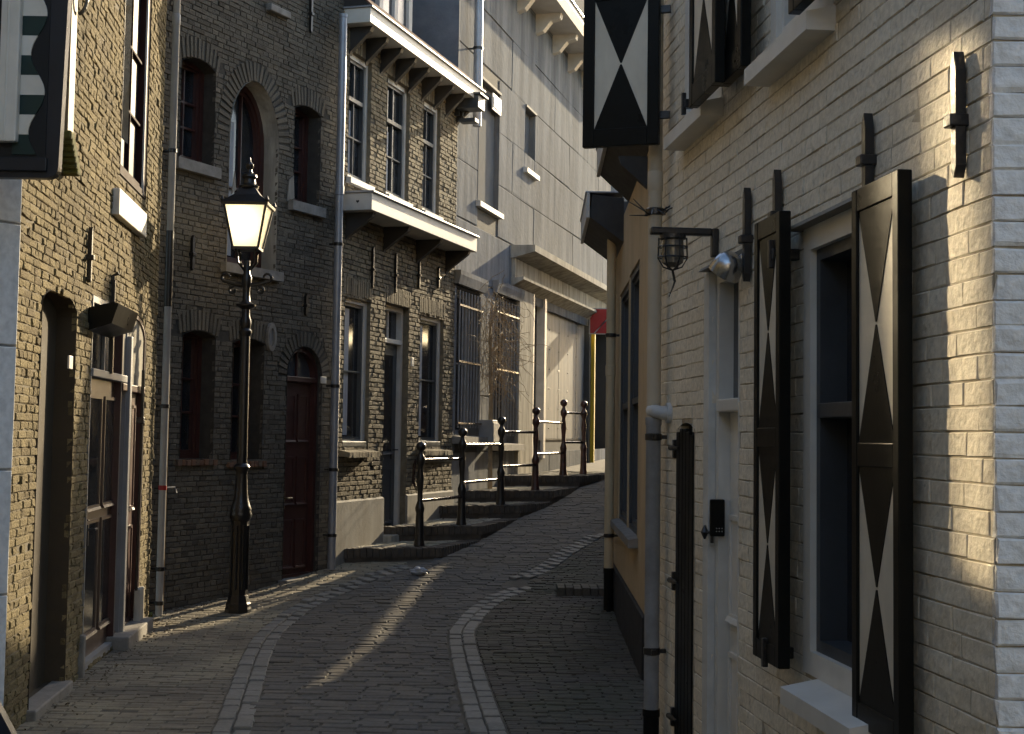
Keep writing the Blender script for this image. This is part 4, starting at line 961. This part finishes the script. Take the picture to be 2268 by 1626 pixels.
# roof with dormer
ry = [(-.3, gzb + .18), (3.2, gzb + 3.0), (3.2, gzb + .18)]
rf = MB().prismx(ry, 0, W3.len).obj('roof', mat('dark_tile_base', (.05, .045, .042), None, .8), h3)
ang = math.atan2(2.82, 3.5); cells = []
tm = [unit_brick(.22, .28, .02, .006, k).mesh('roof_tile', TILE) for k in range(3)]
for i in range(5):
    for j in range(int(W3.len / .23)):
        o = bpy.data.objects.new('roof_tile', random.choice(tm)); COL.objects.link(o); o.parent = rf
        s = .14 + i * .26; o.matrix_local = T((.12 + j * .23 + (.115 if i % 2 else 0), -.3 + s * math.cos(ang) - .02, gzb + .2 + s * math.sin(ang))) @ Matrix.Rotation(-(math.pi / 2 - ang) + .06, 4, 'X') @ Matrix.Diagonal((.225, 1, .3, 1))
dx0 = W3.hit(842, 40, .35)[0]; dx1 = W3.hit(915, 40, .35)[0]
dm = MB().box(dx0, dx1, .42, 2.2, gzb + .5, gzb + 1.9).obj('dormer', SLATE, h3)
for x in (dx0, (dx0 + dx1) / 2 - .06, dx1 - .12): MB().box(x, x + .12, .36, .42, gzb + .45, gzb + 1.9, .004).obj('dormer_post', OFFW, dm)
MB().box(dx0 + .1, dx1 - .1, .4, .419, gzb + .6, gzb + 1.8).obj('dormer_pane', GLASSB, dm)
# bird-box like wooden lantern box at the corner
bxp = tag(empty('wall_box', W3.M @ T((W3.len - .12, 0, W3.hit(1020, 245)[1]))), 'grey box on a bracket hanging under the white gutter at the house corner', 'box')
MB().box(-.12, .16, -.36, -.06, -.05, .12, .006).prismx([(-.4, .12), (-.03, .12), (-.03, .17), (-.4, .14)], -.15, .19).obj('box_body', DGREY, bxp)
MB().box(-.02, .02, -.06, .0, -.12, .06).box(-.06, .1, -.3, -.08, -.22, -.17, .004).tube([(.02, -.1, -.2), (.02, -.1, -.04)], .012, 6).obj('bracket', DGREY, bxp)
# right-hand downpipe, in front of the joint of the two houses
xa = W3.hit(742, 700, -.08)[0]
pipe('drainpipe', W3, xa, .2, gzb + .02, .042, .1, PIPEL, 'pale grey zinc drainpipe between the dark house and the brown house', brackets=(W3.hit(742, 540, -.08)[1], W3.hit(738, 855, -.08)[1], W3.hit(735, 1040, -.08)[1], W3.hit(733, 1185, -.08)[1]), joints=(W3.hit(742, 420, -.08)[1],))
# ================================================================== grey stucco house at the bend
W4 = Wall((-.76, 18.9), (2.01, 29.8))
h4 = tag(empty('stucco_house', W4.M), 'tall pale grey stucco house with scored joints, barred windows and metal shutter', 'house')
def R4(tl, br, d=.1, rm=None):
    x0, x1, z0, z1 = W4.rect(tl, br); return (x0, x1, z0, z1, 0, '', d, 0, rm)
SMO = mat('smooth_stucco', (.2, .2, .198), (.15, .15, .15), .9, 2, .2, 40, spec=.03)
pA = R4((1062, 172), (1103, 474), .07, SMO); pB = R4((1164, 237), (1184, 390), .1, SMO)
g1 = R4((1012, 633), (1057, 968), .18, SMO); g2 = R4((1096, 652), (1140, 984), .18, SMO)
sA = R4((1178, 640), (1301, 978), .12, SMO); sB = R4((1304, 680), (1337, 1003), .9, None); sB = (sB[0], sB[1] + .4, 1.1, sB[3], 0, '', .9, 0, DGREY)
sA = (sA[0], sA[1], W4.hit(1290, 975)[1], sA[3], 0, '', .12, 0, SMO)
ops4 = [pA, pB, g1, g2, sA, sB]
T4 = W4.hit(1287, 154)[1]
wo4 = backing(W4, h4, 0, W4.len, .3, T4 + .2, ops4, STUCCOB, y=.014, thick=.4, rmat=SMO)
hc = .78; c4 = courses(0, W4.len, .6, T4, 2.9, hc, .026, ops4, [], 'run')
lay_bricks(W4, wo4, c4, STUCCO, proud=.0, vary=.0006, D=.03, c=.006, L=2.9, H=hc, name='stucco_block', jit=.0004, rj=0)
for o, nm in ((pA, 'blind_window'), (pB, 'niche')):
    q = MB().box(o[0], o[1], o[6], o[6] + .02, o[2], o[3]).obj(nm, SMO, h4); sill(q, o[0] - .08, o[1] + .08, o[2], .07, .07, OFFW, y1=.05); MB().box(o[0] - .02, o[1] + .02, -.03, 0, o[3], o[3] + .04, .004).obj('head', STONE, q)
x0, x1, z0, z1 = W4.rect((1089, 205), (1107, 258)); vg = MB().box(x0, x1, -.02, .0, z0, z1, .006).obj('vent_grille', OFFW, h4)
for k in range(8): zz = z0 + .05 + (z1 - z0 - .1) * k / 8; MB().prismx([(-.03, zz), (-.021, zz), (-.021, zz + .03)], x0 + .04, x1 - .04).obj('vent_slat', DGREY, vg)
for o, nm, nb in ((g1, 'barred window behind the dry climber', 8), (g2, 'barred window beside the pilaster', 8)):
    f = window(h4, o, GREYP, GLASS, fw=.06, hb=(.5,), vb=(.5,)); tag(f, nm)
    MB().prismx([(-.06, o[3] + .02), (0, o[3] + .02), (0, o[3] + .2), (-.09, o[3] + .2), (-.09, o[3] + .14)], o[0] - .12, o[1] + .15).obj('moulding', STUCCO, f); sill(f, o[0] - .1, o[1] + .1, o[2], .13, .09, STONE, y1=.15)
    for k in range(nb): x = o[0] + .05 + (o[1] - o[0] - .1) * k / (nb - 1); MB().tube([(x, -.03, o[2] + .12), (x, -.03, o[3] - .05)], .012, 6).obj('bar', PIPEG, f)
    for z in (o[2] + .18, o[2] + (o[3] - o[2]) * .5, o[3] - .25): MB().box(o[0] - .02, o[1] + .02, -.055, -.042, z - .012, z + .012).obj('cross_bar', RUST, f)
# shop front: cornice, sign board, pilaster, dark door, sheet-metal shutter
fx0 = W4.hit(1160, 540, -.2)[0]; fx1 = W4.len
ft = W4.hit(1172, 528, -.45)[1]; fb = W4.hit(1176, 626, -.15)[1]
cn = MB().prismx([(-.38, ft - .1), (0, ft - .2), (0, ft), (-.38, ft)], fx0, fx1).obj('shop_cornice', WSTONE, h4)
MB().box(fx0 + .05, fx1, -.06, .0, fb, ft - .19, .004).obj('sign_board', WSTONE, cn)
MB().prismx([(-.2, fb - .02), (0, fb - .13), (0, fb), (-.2, fb + .02)], fx0 + .02, fx1).obj('lower_moulding', WSTONE, cn)
x0, x1 = W4.hit(1142, 800)[0], W4.hit(1172, 800)[0]; MB().box(x0, x1, -.06, .0, .7, fb - .12, .006).obj('pilaster', WSTONE, h4)
xm = W4.hit(1203, 800)[0]
MB().box(sA[0] - .02, sA[0] + .06, -.04, .12, sA[2] - .3, sA[3], .004).box(xm - .08, xm + .06, -.04, .12, sA[2] - .3, sA[3], .004).obj('door_post', OFFW, h4)
MB().box(sA[0], xm, .1, .12, .7, sA[3]).obj('dark_door', BLUEBLACK, h4)
METAL = mat('dull_sheet_metal', (.24, .245, .245), (.14, .145, .15), .6, 2, .2, 20, metal=0, stretch=(3, 3, .3), spec=.08, con=.12)
ms = MB().box(xm + .06, sA[1], .09, .12, sA[2], sA[3]).obj('metal_shutter', METAL, h4); n = 5
for k in range(n):
    a = xm + .07 + (sA[1] - xm - .08) * k / n; b = xm + .07 + (sA[1] - xm - .08) * (k + 1) / n
    MB().box(a, b - .01, .078 + .003 * (k % 2), .09, sA[2] + .02, sA[3] - .02, .004).obj('sheet_panel', METAL, ms)
    for j in range(7): zz = sA[2] + .2 + j * (sA[3] - sA[2] - .4) / 6; MB().lathe([(.014, 0), (.01, .008), (.003, .012)], 0, 0, 6).obj('rivet', IRON, ms).matrix_local = T((b - .03, .077, zz)) @ Matrix.Rotation(math.pi / 2, 4, 'X')
MB().box(sA[1] - .02, sA[1] + .12, -.03, .12, .9, sA[3] + .1, .004).obj('door_post', DGREY, h4)
# passage beside the shutter
MB().box(sB[0] + .02, sB[1], .88, .9, 1.0, sB[3]).obj('passage_back', DGREY, h4)
for k in range(12): MB().box(sB[0] + .02, sB[1], .862, .88, 1.1 + k * .25, 1.34 + k * .25, .004).obj('passage_panel', DGREY, h4)
x0, x1, z0, z1 = W4.rect((1308, 685), (1335, 738), -.05)
pA_ = W4.world(*(lambda h: (h[0], -.05, h[1]))(W4.hit(1307, 738, -.05))); Ysg = pA_.y - .15
qa, qb = at(1307, 738, Ysg), at(1335, 685, Ysg)
sg = tag(empty('red_sign', T((qa.x, Ysg, qa.z))), 'small red sign with pale diagonal stripes above the dark passage', 'sign')
L_, H_ = qb.x - qa.x + .12, qb.z - qa.z
MB().box(-.02, L_ + .02, .0, .04, -.02, H_ + .02, .004).obj('sign_frame', OFFW, sg)
MB().box(0, L_, -.006, .0, 0, H_).obj('sign_face', mat('sign_red', (.5, .02, .02), (.45, .018, .018), .4, 3, 0), sg)
MB().prism([(0, H_ * .62), (0, H_ * .7), (L_ * .3, H_), (L_ * .22, H_)], -.009, -.006).obj('diagonal_stripe', OFFW, sg)
MB().prism([(L_ * .18, 0), (L_ * .27, 0), (L_, H_ * .72), (L_, H_ * .64)], -.009, -.006).obj('diagonal_stripe', OFFW, sg)
MB().box(.05, .1, .04, .3, H_ * .4, H_ * .6).obj('sign_arm', IRON, sg)
xq = W4.hit(1310, 900, -.04)[0]
yp = tag(empty('yellow_post', W4.M @ T((xq, -.06, 1.08))), 'slim yellow post at the mouth of the dark passage', 'post')
MB().box(-.045, .045, -.04, .04, 0, sB[3] - 1.1, .006).obj('post_body', mat('traffic_yellow', (.6, .42, .02), (.5, .35, .02), .5), yp); MB().box(-.08, .08, -.07, .07, -.02, .02, .004).obj('foot_plate', IRON, yp)
# gutter with brackets, side wall, roof parts
cN = MB().prismx([(-.5, T4 - .02), (0, T4 - .02), (0, T4 + .2), (-.55, T4 + .2), (-.55, T4 + .12)], 0, W4.len).obj('gutter', OFFW, h4)
MB().box(0, W4.len, -.58, -.5, T4 + .2, T4 + .23, .004).obj('gutter_lip', PIPEL, cN)
for k in range(9):
    x = .6 + k * 1.25; MB().prismx([(-.42, T4 - .02), (-.4, T4 - .1), (-.25, T4 - .14), (-.12, T4 - .3), (0, T4 - .34), (0, T4 - .02)], x, x + .16).obj('bracket', OFFW, cN)
q = MB().box(-.004, .01, 0, 7, 3, T4 + .1).obj('side_wall', SLATE, h4)
MB().prismx([(-.5, T4 + .24), (3.5, T4 + 2.6), (7, T4 + .24)], -.1, W4.len).obj('roof', mat('red_tile_base', (.1, .05, .035), None, .85), h4)
ang = math.atan2(2.36, 4.0)
tm = [unit_brick(.3, .34, .03, .01, k).mesh('roof_tile', TILE) for k in range(3)]
rb = h4.children[-1]
for i in range(5):
    for j in range(30):
        o = bpy.data.objects.new('roof_tile', random.choice(tm)); COL.objects.link(o); o.parent = rb; s = .2 + i * .32
        o.matrix_local = T((2.0 + j * .31, -.5 + s * math.cos(ang) - .03, T4 + .28 + s * math.sin(ang))) @ Matrix.Rotation(-(math.pi / 2 - ang) + .08, 4, 'X') @ Matrix.Diagonal((.3, 1, .36, 1))
cx0, cz0 = W4.hit(1215, 60, 1.0); cx1, _ = W4.hit(1283, 60, 1.0)
q = MB().box(cx0, cx1 + 1.2, 1.0, 2.6, T4 + .2, T4 + 3).obj('roof_dormer', SMO, h4)
for j in range(8): MB().prismx([(.85, T4 + 1.55), (1.3, T4 + 1.85), (1.3, T4 + 1.9), (.85, T4 + 1.62)], cx0 - .3 + j * .2, cx0 - .3 + j * .2 + .19).obj('roof_tile', TILE, q)
xa = W4.hit(1050, 90, -.08)[0]
pipe('drainpipe', W4, xa, W4.hit(1050, 185, -.08)[1] - .6, T4 + .1, .06, .14, PIPEL, 'grey drainpipe high on the stucco house above the white gutter', brackets=(W4.hit(1052, 110, -.08)[1],))
x0, x1, z0, z1 = W4.rect((1076, 930), (1095, 985), -.1); ub = tag(empty('meter_box', W4.M @ T((x0, 0, z0))), 'grey meter box on the stucco wall between the barred windows', 'box')
MB().box(0, x1 - x0, -.2, 0, 0, z1 - z0, .01).obj('box_body', GREYP, ub); MB().box(.03, x1 - x0 - .03, -.208, -.2, .04, z1 - z0 - .04, .004).obj('lid', GREYP, ub)
# dry climber over the first barred window
cl = tag(empty('dry_climber', W4.M @ T((g1[1] + .1, -.1, g1[2]))), 'bare brown climbing plant hanging over the barred window', 'plant')
DRY = mat('dry_stems', (.42, .33, .21), (.25, .19, .12), .8, 8, .3); V = MB(); hgt = g1[3] - g1[2]
for k in range(280):
    t = random.random() ** 1.3; z = hgt * (.97 - .62 * t); a = random.gauss(-.05 + .25 * t, .28 * (1 - .45 * t)); y = random.uniform(-.3, .03); p = [Vector((a, y, z))]
    d = Vector((random.gauss(0, .08), random.gauss(0, .05), random.uniform(-.1, .06)))
    for s in range(random.randint(3, 8)):
        d += Vector((random.gauss(0, .045), random.gauss(-.002, .03), -.016 + random.gauss(0, .035))); d = d.normalized() * .09; p.append(p[-1] + d)
        if p[-1].y > .05: p[-1].y = .05
    V.tube(p, [.0035] * (len(p) - 1) + [.0015], 3)
V.obj('twigs', DRY, cl)
ST = MB()
for k in range(4): ST.tube([(.1 + k * .05, -.02, -1.0), (.05 + k * .04, -.03, .2 + k * .1), (random.uniform(-.2, .2), -.05, hgt * .7), (random.uniform(-.3, .1), -.1, hgt * .92)], [.016, .014, .011, .006], 6)
ST.obj('stem', DRY, cl)
# grey house far behind, seen past the stucco corner
fh = tag(empty('far_grey_house', T((2.0, 36, 1.2))), 'plain grey house end far behind, above the yellow house gutter', 'house')
MB().box(0, 1.3, 0, 4, -.4, 8, .01).obj('wall', mat('far_grey_render', (.3, .29, .28), None, .85), fh); MB().prism([(-.2, 8), (.65, 8.6), (1.5, 8)], -.2, 4.2).obj('roof', TILE, fh)
# ================================================================== added wall, unseen behind the yellow house, cut to shape sun on the road
GX = lambda y: 2.54 + .088 * (y - 17.25)
WS = Wall((GX(28.8), 28.8), (GX(14.35), 14.35)); SY = lambda y: (28.8 - y) / math.cos(math.atan(.088))
hs = tag(empty('shade_wall', WS.M), 'added thin wall, unseen behind the yellow house, slotted and cut to shape sun and shade', 'house')
sz = lambda y: 3.06 + .3 * max(0, min(1, (y - 20.5) / 4.5))
ya, yb, hh = 15.1, 25.0, .085
BRD = mat('shade_wall_boards', (.12, .095, .07), None, .8, 4, .3, 40, stretch=(1, 1, 6))
def gp(pts, nm): MB().prism([(SY(y), z) for y, z in pts], 0, .12).obj(nm, BRD, hs)
gp([(14.35, -.1), (28.8, .8), (28.8, 2.0), (yb, sz(yb) - hh), (20.5, 3.06 - hh), (ya, 3.06 - hh), (14.35, 3.06 - hh)], 'lower_blocker')
gp([(yb, sz(yb) - hh), (28.8, 2.0), (28.8, 2.5), (28.2, 2.8), (27.5, 3.55), (27, 3.85), (26.4, 4.15), (25.4, 4.5), (yb, 4.62), (yb, sz(yb) + hh)], 'end_blocker')
gp([(14.35, 3.06 - hh), (ya, 3.06 - hh), (ya, 3.06 + hh), (14.35, 3.06 + hh)], 'end_blocker')
gp([(14.35, 3.06 + hh), (ya, 3.06 + hh), (20.5, 3.06 + hh), (yb, sz(yb) + hh), (yb, 4.62), (25.4, 4.5), (25.3, 6.6), (24.2, 7.4), (22.8, 6.1), (22.6, 4.75), (14.35, 4.7)], 'upper_blocker')
# ================================================================== street lamp
p = gnd(527, 1362, 0); LP = Vector((p.x, p.y, g(p.y)))
la = tag(empty('street_lamp', T(LP)), 'ornate black cast-iron street lamp with a glowing four-sided lantern on the left pavement', 'street lamp')
s_ = 1 / 250.0
MB().lathe([(.115, -.05), (.115, .03), (.108, .05), (.108, .075), (.1, .09), (.092, .12), (.084, .15)], 0, 0, 8, rot=.2).obj('base', IRON, la)
MB().lathe([(.08, .14), (.078, .8), (.084, .82)], 0, 0, 8, rot=.2).obj('lower_shaft', IRON, la)
fl = MB()
for k in range(8): a = .2 + math.pi / 8 + k * math.pi / 4; fl.tube([(.079 * math.cos(a), .079 * math.sin(a), .2), (.077 * math.cos(a), .077 * math.sin(a), .76)], .011, 6)
fl.obj('flute', IRON, la)
MB().lathe([(.084, .8), (.096, .83), (.098, .86), (.09, .88), (.094, .9), (.082, .93), (.07, .97), (.06, 1.02), (.056, 1.1), (.05, 1.2), (.053, 1.23), (.068, 1.25), (.072, 1.27), (.06, 1.29), (.048, 1.3)], 0, 0, 20).obj('collar', IRON, la, True)
MB().lathe([(.046, 1.29), (.042, 2.44)], 0, 0, 20).obj('shaft', IRON, la, True)
MB().lathe([(.042, 2.42), (.058, 2.45), (.058, 2.47), (.042, 2.49), (.05, 2.53), (.05, 2.56), (.036, 2.6), (.036, 2.66), (.045, 2.67), (.086, 2.69), (.088, 2.705), (.05, 2.72), (.034, 2.74), (.03, 2.82), (.042, 2.9), (.046, 2.95), (.03, 2.98), (.026, 3.1)], 0, 0, 20).obj('upper_knop', IRON, la, True)
for s in (1, -1):
    pts = [(s * .03, 0, 2.88), (s * .1, 0, 2.885), (s * .15, 0, 2.9)] + [(s * (.185 + .036 * math.cos(t)), 0, 2.945 + .036 * math.sin(t)) for t in [-1.8 + q * .45 for q in range(12)]]
    ar = MB().tube(pts, [.019] * 3 + [.017 - .0007 * q for q in range(12)], 8)
    ar.tube([(s * .1, 0, 2.885)] + [(s * (.125 + .026 * math.cos(t)), 0, 2.835 + .026 * math.sin(t)) for t in [1.6 - q * .5 for q in range(11)]], .013, 8)
    ar.obj('scroll_arm', IRON, la, True)
LR = .0; e_ = math.sqrt(2)
br = MB()
for k in range(4): a = LR + math.pi / 4 + k * math.pi / 2; br.tube([(0, 0, 2.98), (.05 * math.cos(a), .05 * math.sin(a), 3.03), (.1 * math.cos(a), .1 * math.sin(a), 3.08), (.105 * math.cos(a), .105 * math.sin(a), 3.15), (.13 * math.cos(a), .13 * math.sin(a), 3.2)], .01, 6)
br.obj('lantern_cradle', IRON, la, True)
zb, zt, rb_, rt_ = 3.2, 3.575, .125 * 1.25, .215 * 1.2
lan = MB().lathe([(rb_ + .012, zb - .012), (rb_ + .012, zb + .012)], 0, 0, 4, rot=LR + math.pi / 4)
for k in range(4): a = LR + math.pi / 4 + k * math.pi / 2; lan.tube([(rb_ * math.cos(a), rb_ * math.sin(a), zb), (rt_ * math.cos(a), rt_ * math.sin(a), zt)], .011, 6)
lan = lan.obj('lantern_frame', IRON, la)
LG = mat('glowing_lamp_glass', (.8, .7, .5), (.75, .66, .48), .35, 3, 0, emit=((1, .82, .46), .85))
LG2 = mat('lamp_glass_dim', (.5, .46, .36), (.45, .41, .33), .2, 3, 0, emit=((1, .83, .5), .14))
def glow(m, lo_, hi_):      # pane emission, fading outwards from a point near the front; no mantle modelled
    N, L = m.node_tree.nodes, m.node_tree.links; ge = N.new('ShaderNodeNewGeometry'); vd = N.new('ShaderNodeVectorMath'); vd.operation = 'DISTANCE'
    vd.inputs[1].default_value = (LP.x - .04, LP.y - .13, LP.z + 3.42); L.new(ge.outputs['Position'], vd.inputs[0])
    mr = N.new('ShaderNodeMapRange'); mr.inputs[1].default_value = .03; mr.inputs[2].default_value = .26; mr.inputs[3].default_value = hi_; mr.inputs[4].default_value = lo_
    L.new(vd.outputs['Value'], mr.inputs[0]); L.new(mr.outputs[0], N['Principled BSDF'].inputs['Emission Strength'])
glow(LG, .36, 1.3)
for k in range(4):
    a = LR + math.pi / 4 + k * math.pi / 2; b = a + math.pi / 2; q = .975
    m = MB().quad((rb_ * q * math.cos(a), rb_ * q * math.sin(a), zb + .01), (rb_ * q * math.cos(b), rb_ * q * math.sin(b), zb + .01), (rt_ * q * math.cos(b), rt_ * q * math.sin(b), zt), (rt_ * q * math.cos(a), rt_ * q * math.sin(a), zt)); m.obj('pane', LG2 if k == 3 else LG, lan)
MB().lathe([(rt_ + .03, zt - .005), (rt_ + .035, zt + .02), (rt_ + .01, zt + .035), (.16, zt + .1), (.1, zt + .16), (.085, zt + .175)], 0, 0, 4, rot=LR + math.pi / 4).obj('lantern_roof', IRON, la)
MB().lathe([(.085, zt + .17), (.09, zt + .19), (.06, zt + .21), (.055, zt + .25), (.07, zt + .27), (.065, zt + .29), (.03, zt + .31), (.022, zt + .34), (.036, zt + .36), (.036, zt + .385), (.014, zt + .41), (.006, zt + .45)], 0, 0, 16).obj('finial', IRON, la, True)
orn = MB()
for k in range(4): a = LR + math.pi / 4 + k * math.pi / 2; r = rt_ + .02; orn.lathe([(.012, zt + .02), (.02, zt + .04), (.006, zt + .075)], r * math.cos(a), r * math.sin(a), 8)
orn.obj('corner_crest', IRON, lan, True)
# ================================================================== railing
rl = tag(empty('iron_railing', T((POSTS[0][0], POSTS[0][1], 0))), 'black iron railing with six ball-topped posts along the stepped pavement', 'railing')
prof = [(.06, -.03), (.062, .02), (.056, .04), (.05, .1), (.045, .3), (.042, .36), (.05, .39), (.052, .42), (.044, .45), (.028, .5), (.03, .6), (.04, .72), (.038, .78), (.026, .86), (.034, .89), (.05, .92), (.05, .97), (.034, 1.0), (.022, 1.03)]
prof += [(.056 * math.sin(t), 1.095 - .056 * math.cos(t)) for t in [.45 + q * (math.pi - .5) / 8 for q in range(9)]]
pm = MB().lathe(prof, 0, 0, 16).mesh('post', RUST, True); O = Vector((POSTS[0][0], POSTS[0][1], 0))
pmb = MB().lathe(prof, 0, 0, 16).mesh('post', IRON, True)
for k, P in enumerate(POSTS):
    o = bpy.data.objects.new('post', pm if k > 2 else pmb); COL.objects.link(o); o.parent = rl; o.location = Vector(P) - O
RAIL = mat('worn_rail', (.06, .03, .026), (.03, .018, .016), .25, 12, .2, 50, spec=.8, metal=.3)
for A, B in zip(POSTS, POSTS[1:]):
    for hgt in (.95, .42 + .08):
        a, b = Vector(A) - O, Vector(B) - O; z = A[2] + hgt; d = (b - a); d.z = 0; d.normalize()
        pts = [Vector((a.x, a.y, z)), Vector((b.x, b.y, z)) - d * .1, Vector((b.x, b.y, z - .0)) - d * .04]
        MB().tube(pts, .02, 10).obj('rail', RAIL, rl, True)
a = Vector(POSTS[0]) - O
MB().tube([(a.x, a.y, POSTS[0][2] + .95), (a.x - .05, a.y, POSTS[0][2] + .95), (a.x - .07, a.y, POSTS[0][2] + .9), (a.x - .08, a.y, POSTS[0][2] + .7), (a.x - .05, a.y, POSTS[0][2] + .65)], .018, 10).obj('rail_end', RAIL, rl, True)
# ================================================================== litter and weeds
p = road(928, 1275); bag = bmesh.new(); bmesh.ops.create_icosphere(bag, subdivisions=4, radius=.075)
for v in bag.verts:
    n = math.sin(v.co.x * 70 + v.co.z * 40) * .012 + math.sin(v.co.y * 90 + v.co.x * 33) * .01 + math.sin(v.co.z * 120 + v.co.y * 51) * .008
    v.co = Vector((v.co.x * 1.1, v.co.y * .8, max(0, v.co.z * .55 + .03))) * (1 + n * 9)
me = bpy.data.meshes.new('plastic_bag'); bag.to_mesh(me); bag.free(); me.materials.append(mat('thin_plastic', (.55, .56, .58), (.4, .41, .43), .3, 12, .3, 30))
o = bpy.data.objects.new('plastic_bag', me); COL.objects.link(o); o.location = (p.x, p.y, g(p.y) + .012); tag(o, 'crumpled white plastic bag lying on the road', 'litter')
WEED = mat('weed_green', (.1, .12, .02), (.05, .06, .015), .7, 20, 0)
def weed(px, py, h, n, label, grp=None):
    p = road(px, py); mb = MB()
    for k in range(n):
        a = random.uniform(0, 6.28); l = h * random.uniform(.5, 1); t = random.uniform(.2, .9); w_ = .012
        b = Vector((random.gauss(0, .03), random.gauss(0, .02), 0)); m1 = b + Vector((math.cos(a) * l * t * .4, math.sin(a) * l * t * .4, l * .7)); e = b + Vector((math.cos(a) * l * t, math.sin(a) * l * t, l * .8)); s = Vector((-math.sin(a), math.cos(a), 0)) * w_
        mb.quad(b - s * .4, b + s * .4, m1 + s, m1 - s); mb.quad(m1 - s, m1 + s, e + s * .1, e - s * .1)
    o = mb.obj('weed', WEED); o.location = (p.x, p.y, g(p.y)); tag(o, label, 'weed', 'weeds along the wall')
weed(598, 1288, .12, 14, 'small bright green weed at the wall foot right of the lamp post')
weed(505, 1318, .1, 16, 'tuft of weeds at the wall behind the lamp post base')
weed(325, 1372, .08, 18, 'low weeds in the corner at the foot of the pale drainpipe')
weed(300, 1412, .07, 22, 'dry weeds by the stone block of the sunlit house')

# leaf and dirt crumbs along the foot of the left-hand walls
V, Fc = [], []
for k in range(520):
    y = random.uniform(7.6, 15.2) if k % 3 else random.uniform(11, 13.2); x = lwall(y) + abs(random.gauss(0, .16)) + .03; z = g(y) + .016; s = random.uniform(.006, .02); a_ = random.uniform(0, 6.28); i = len(V)
    for q in range(4): r_ = s * random.uniform(.5, 1); V.append((x + r_ * math.cos(a_ + q * 1.57), y + r_ * math.sin(a_ + q * 1.57), z + random.uniform(-.003, .01)))
    Fc.append((i, i + 1, i + 2, i + 3))
me = bpy.data.meshes.new('leaf_litter'); me.from_pydata(V, [], Fc); me.materials.append(mat('dead_leaf', (.12, .08, .04), (.05, .04, .025), .9, 30, 0))
o = bpy.data.objects.new('leaf_litter', me); COL.objects.link(o); tag(o, 'crumbs of dead leaves and dirt along the foot of the left walls', 'leaf litter', kind='stuff')

WLB = Wall((-3.2, -7.4), (-3.25, 5.6))  # unseen house added to keep sky light off the right-hand wall
hl = tag(empty('added_left_house', WLB.M), 'unseen brick row house added on the left behind the viewpoint', 'house')
MB().box(0, WLB.len, 0, 4, -.2, 5.6).obj('wall', B1BR, hl); MB().prismx([(-.3, 5.6), (2, 7.2), (4.3, 5.6)], 0, WLB.len).obj('roof', TILE, hl)
for k in range(6):
    for z in (.9,): x = .8 + k * 2.1; window(hl, (x, x + .9, z, z + 1.7, 0, '', -.02, 0, None), WHITEP, GLASS, hb=(.5,), mid=.5)
# unseen house added behind the viewpoint to block sky and return warm light
WB = Wall((5.5, -7.5), (-6.5, -8.5))
hb = tag(empty('added_end_house', WB.M), 'unseen house added to close the street behind the viewpoint and return warm light', 'house')
MB().box(0, WB.len, 0, 4, -.2, 5.4).obj('wall', WSTONE, hb); MB().prismx([(-.3, 5.4), (2, 7), (4.3, 5.4)], 0, WB.len).obj('roof', TILE, hb)
for k in range(5):
    for z in (.9,): x = 1.2 + k * 2.2; window(hb, (x, x + .9, z, z + 1.6, 0, '', -.02, 0, None), WHITEP, GLASS, hb=(.5,), mid=.5)
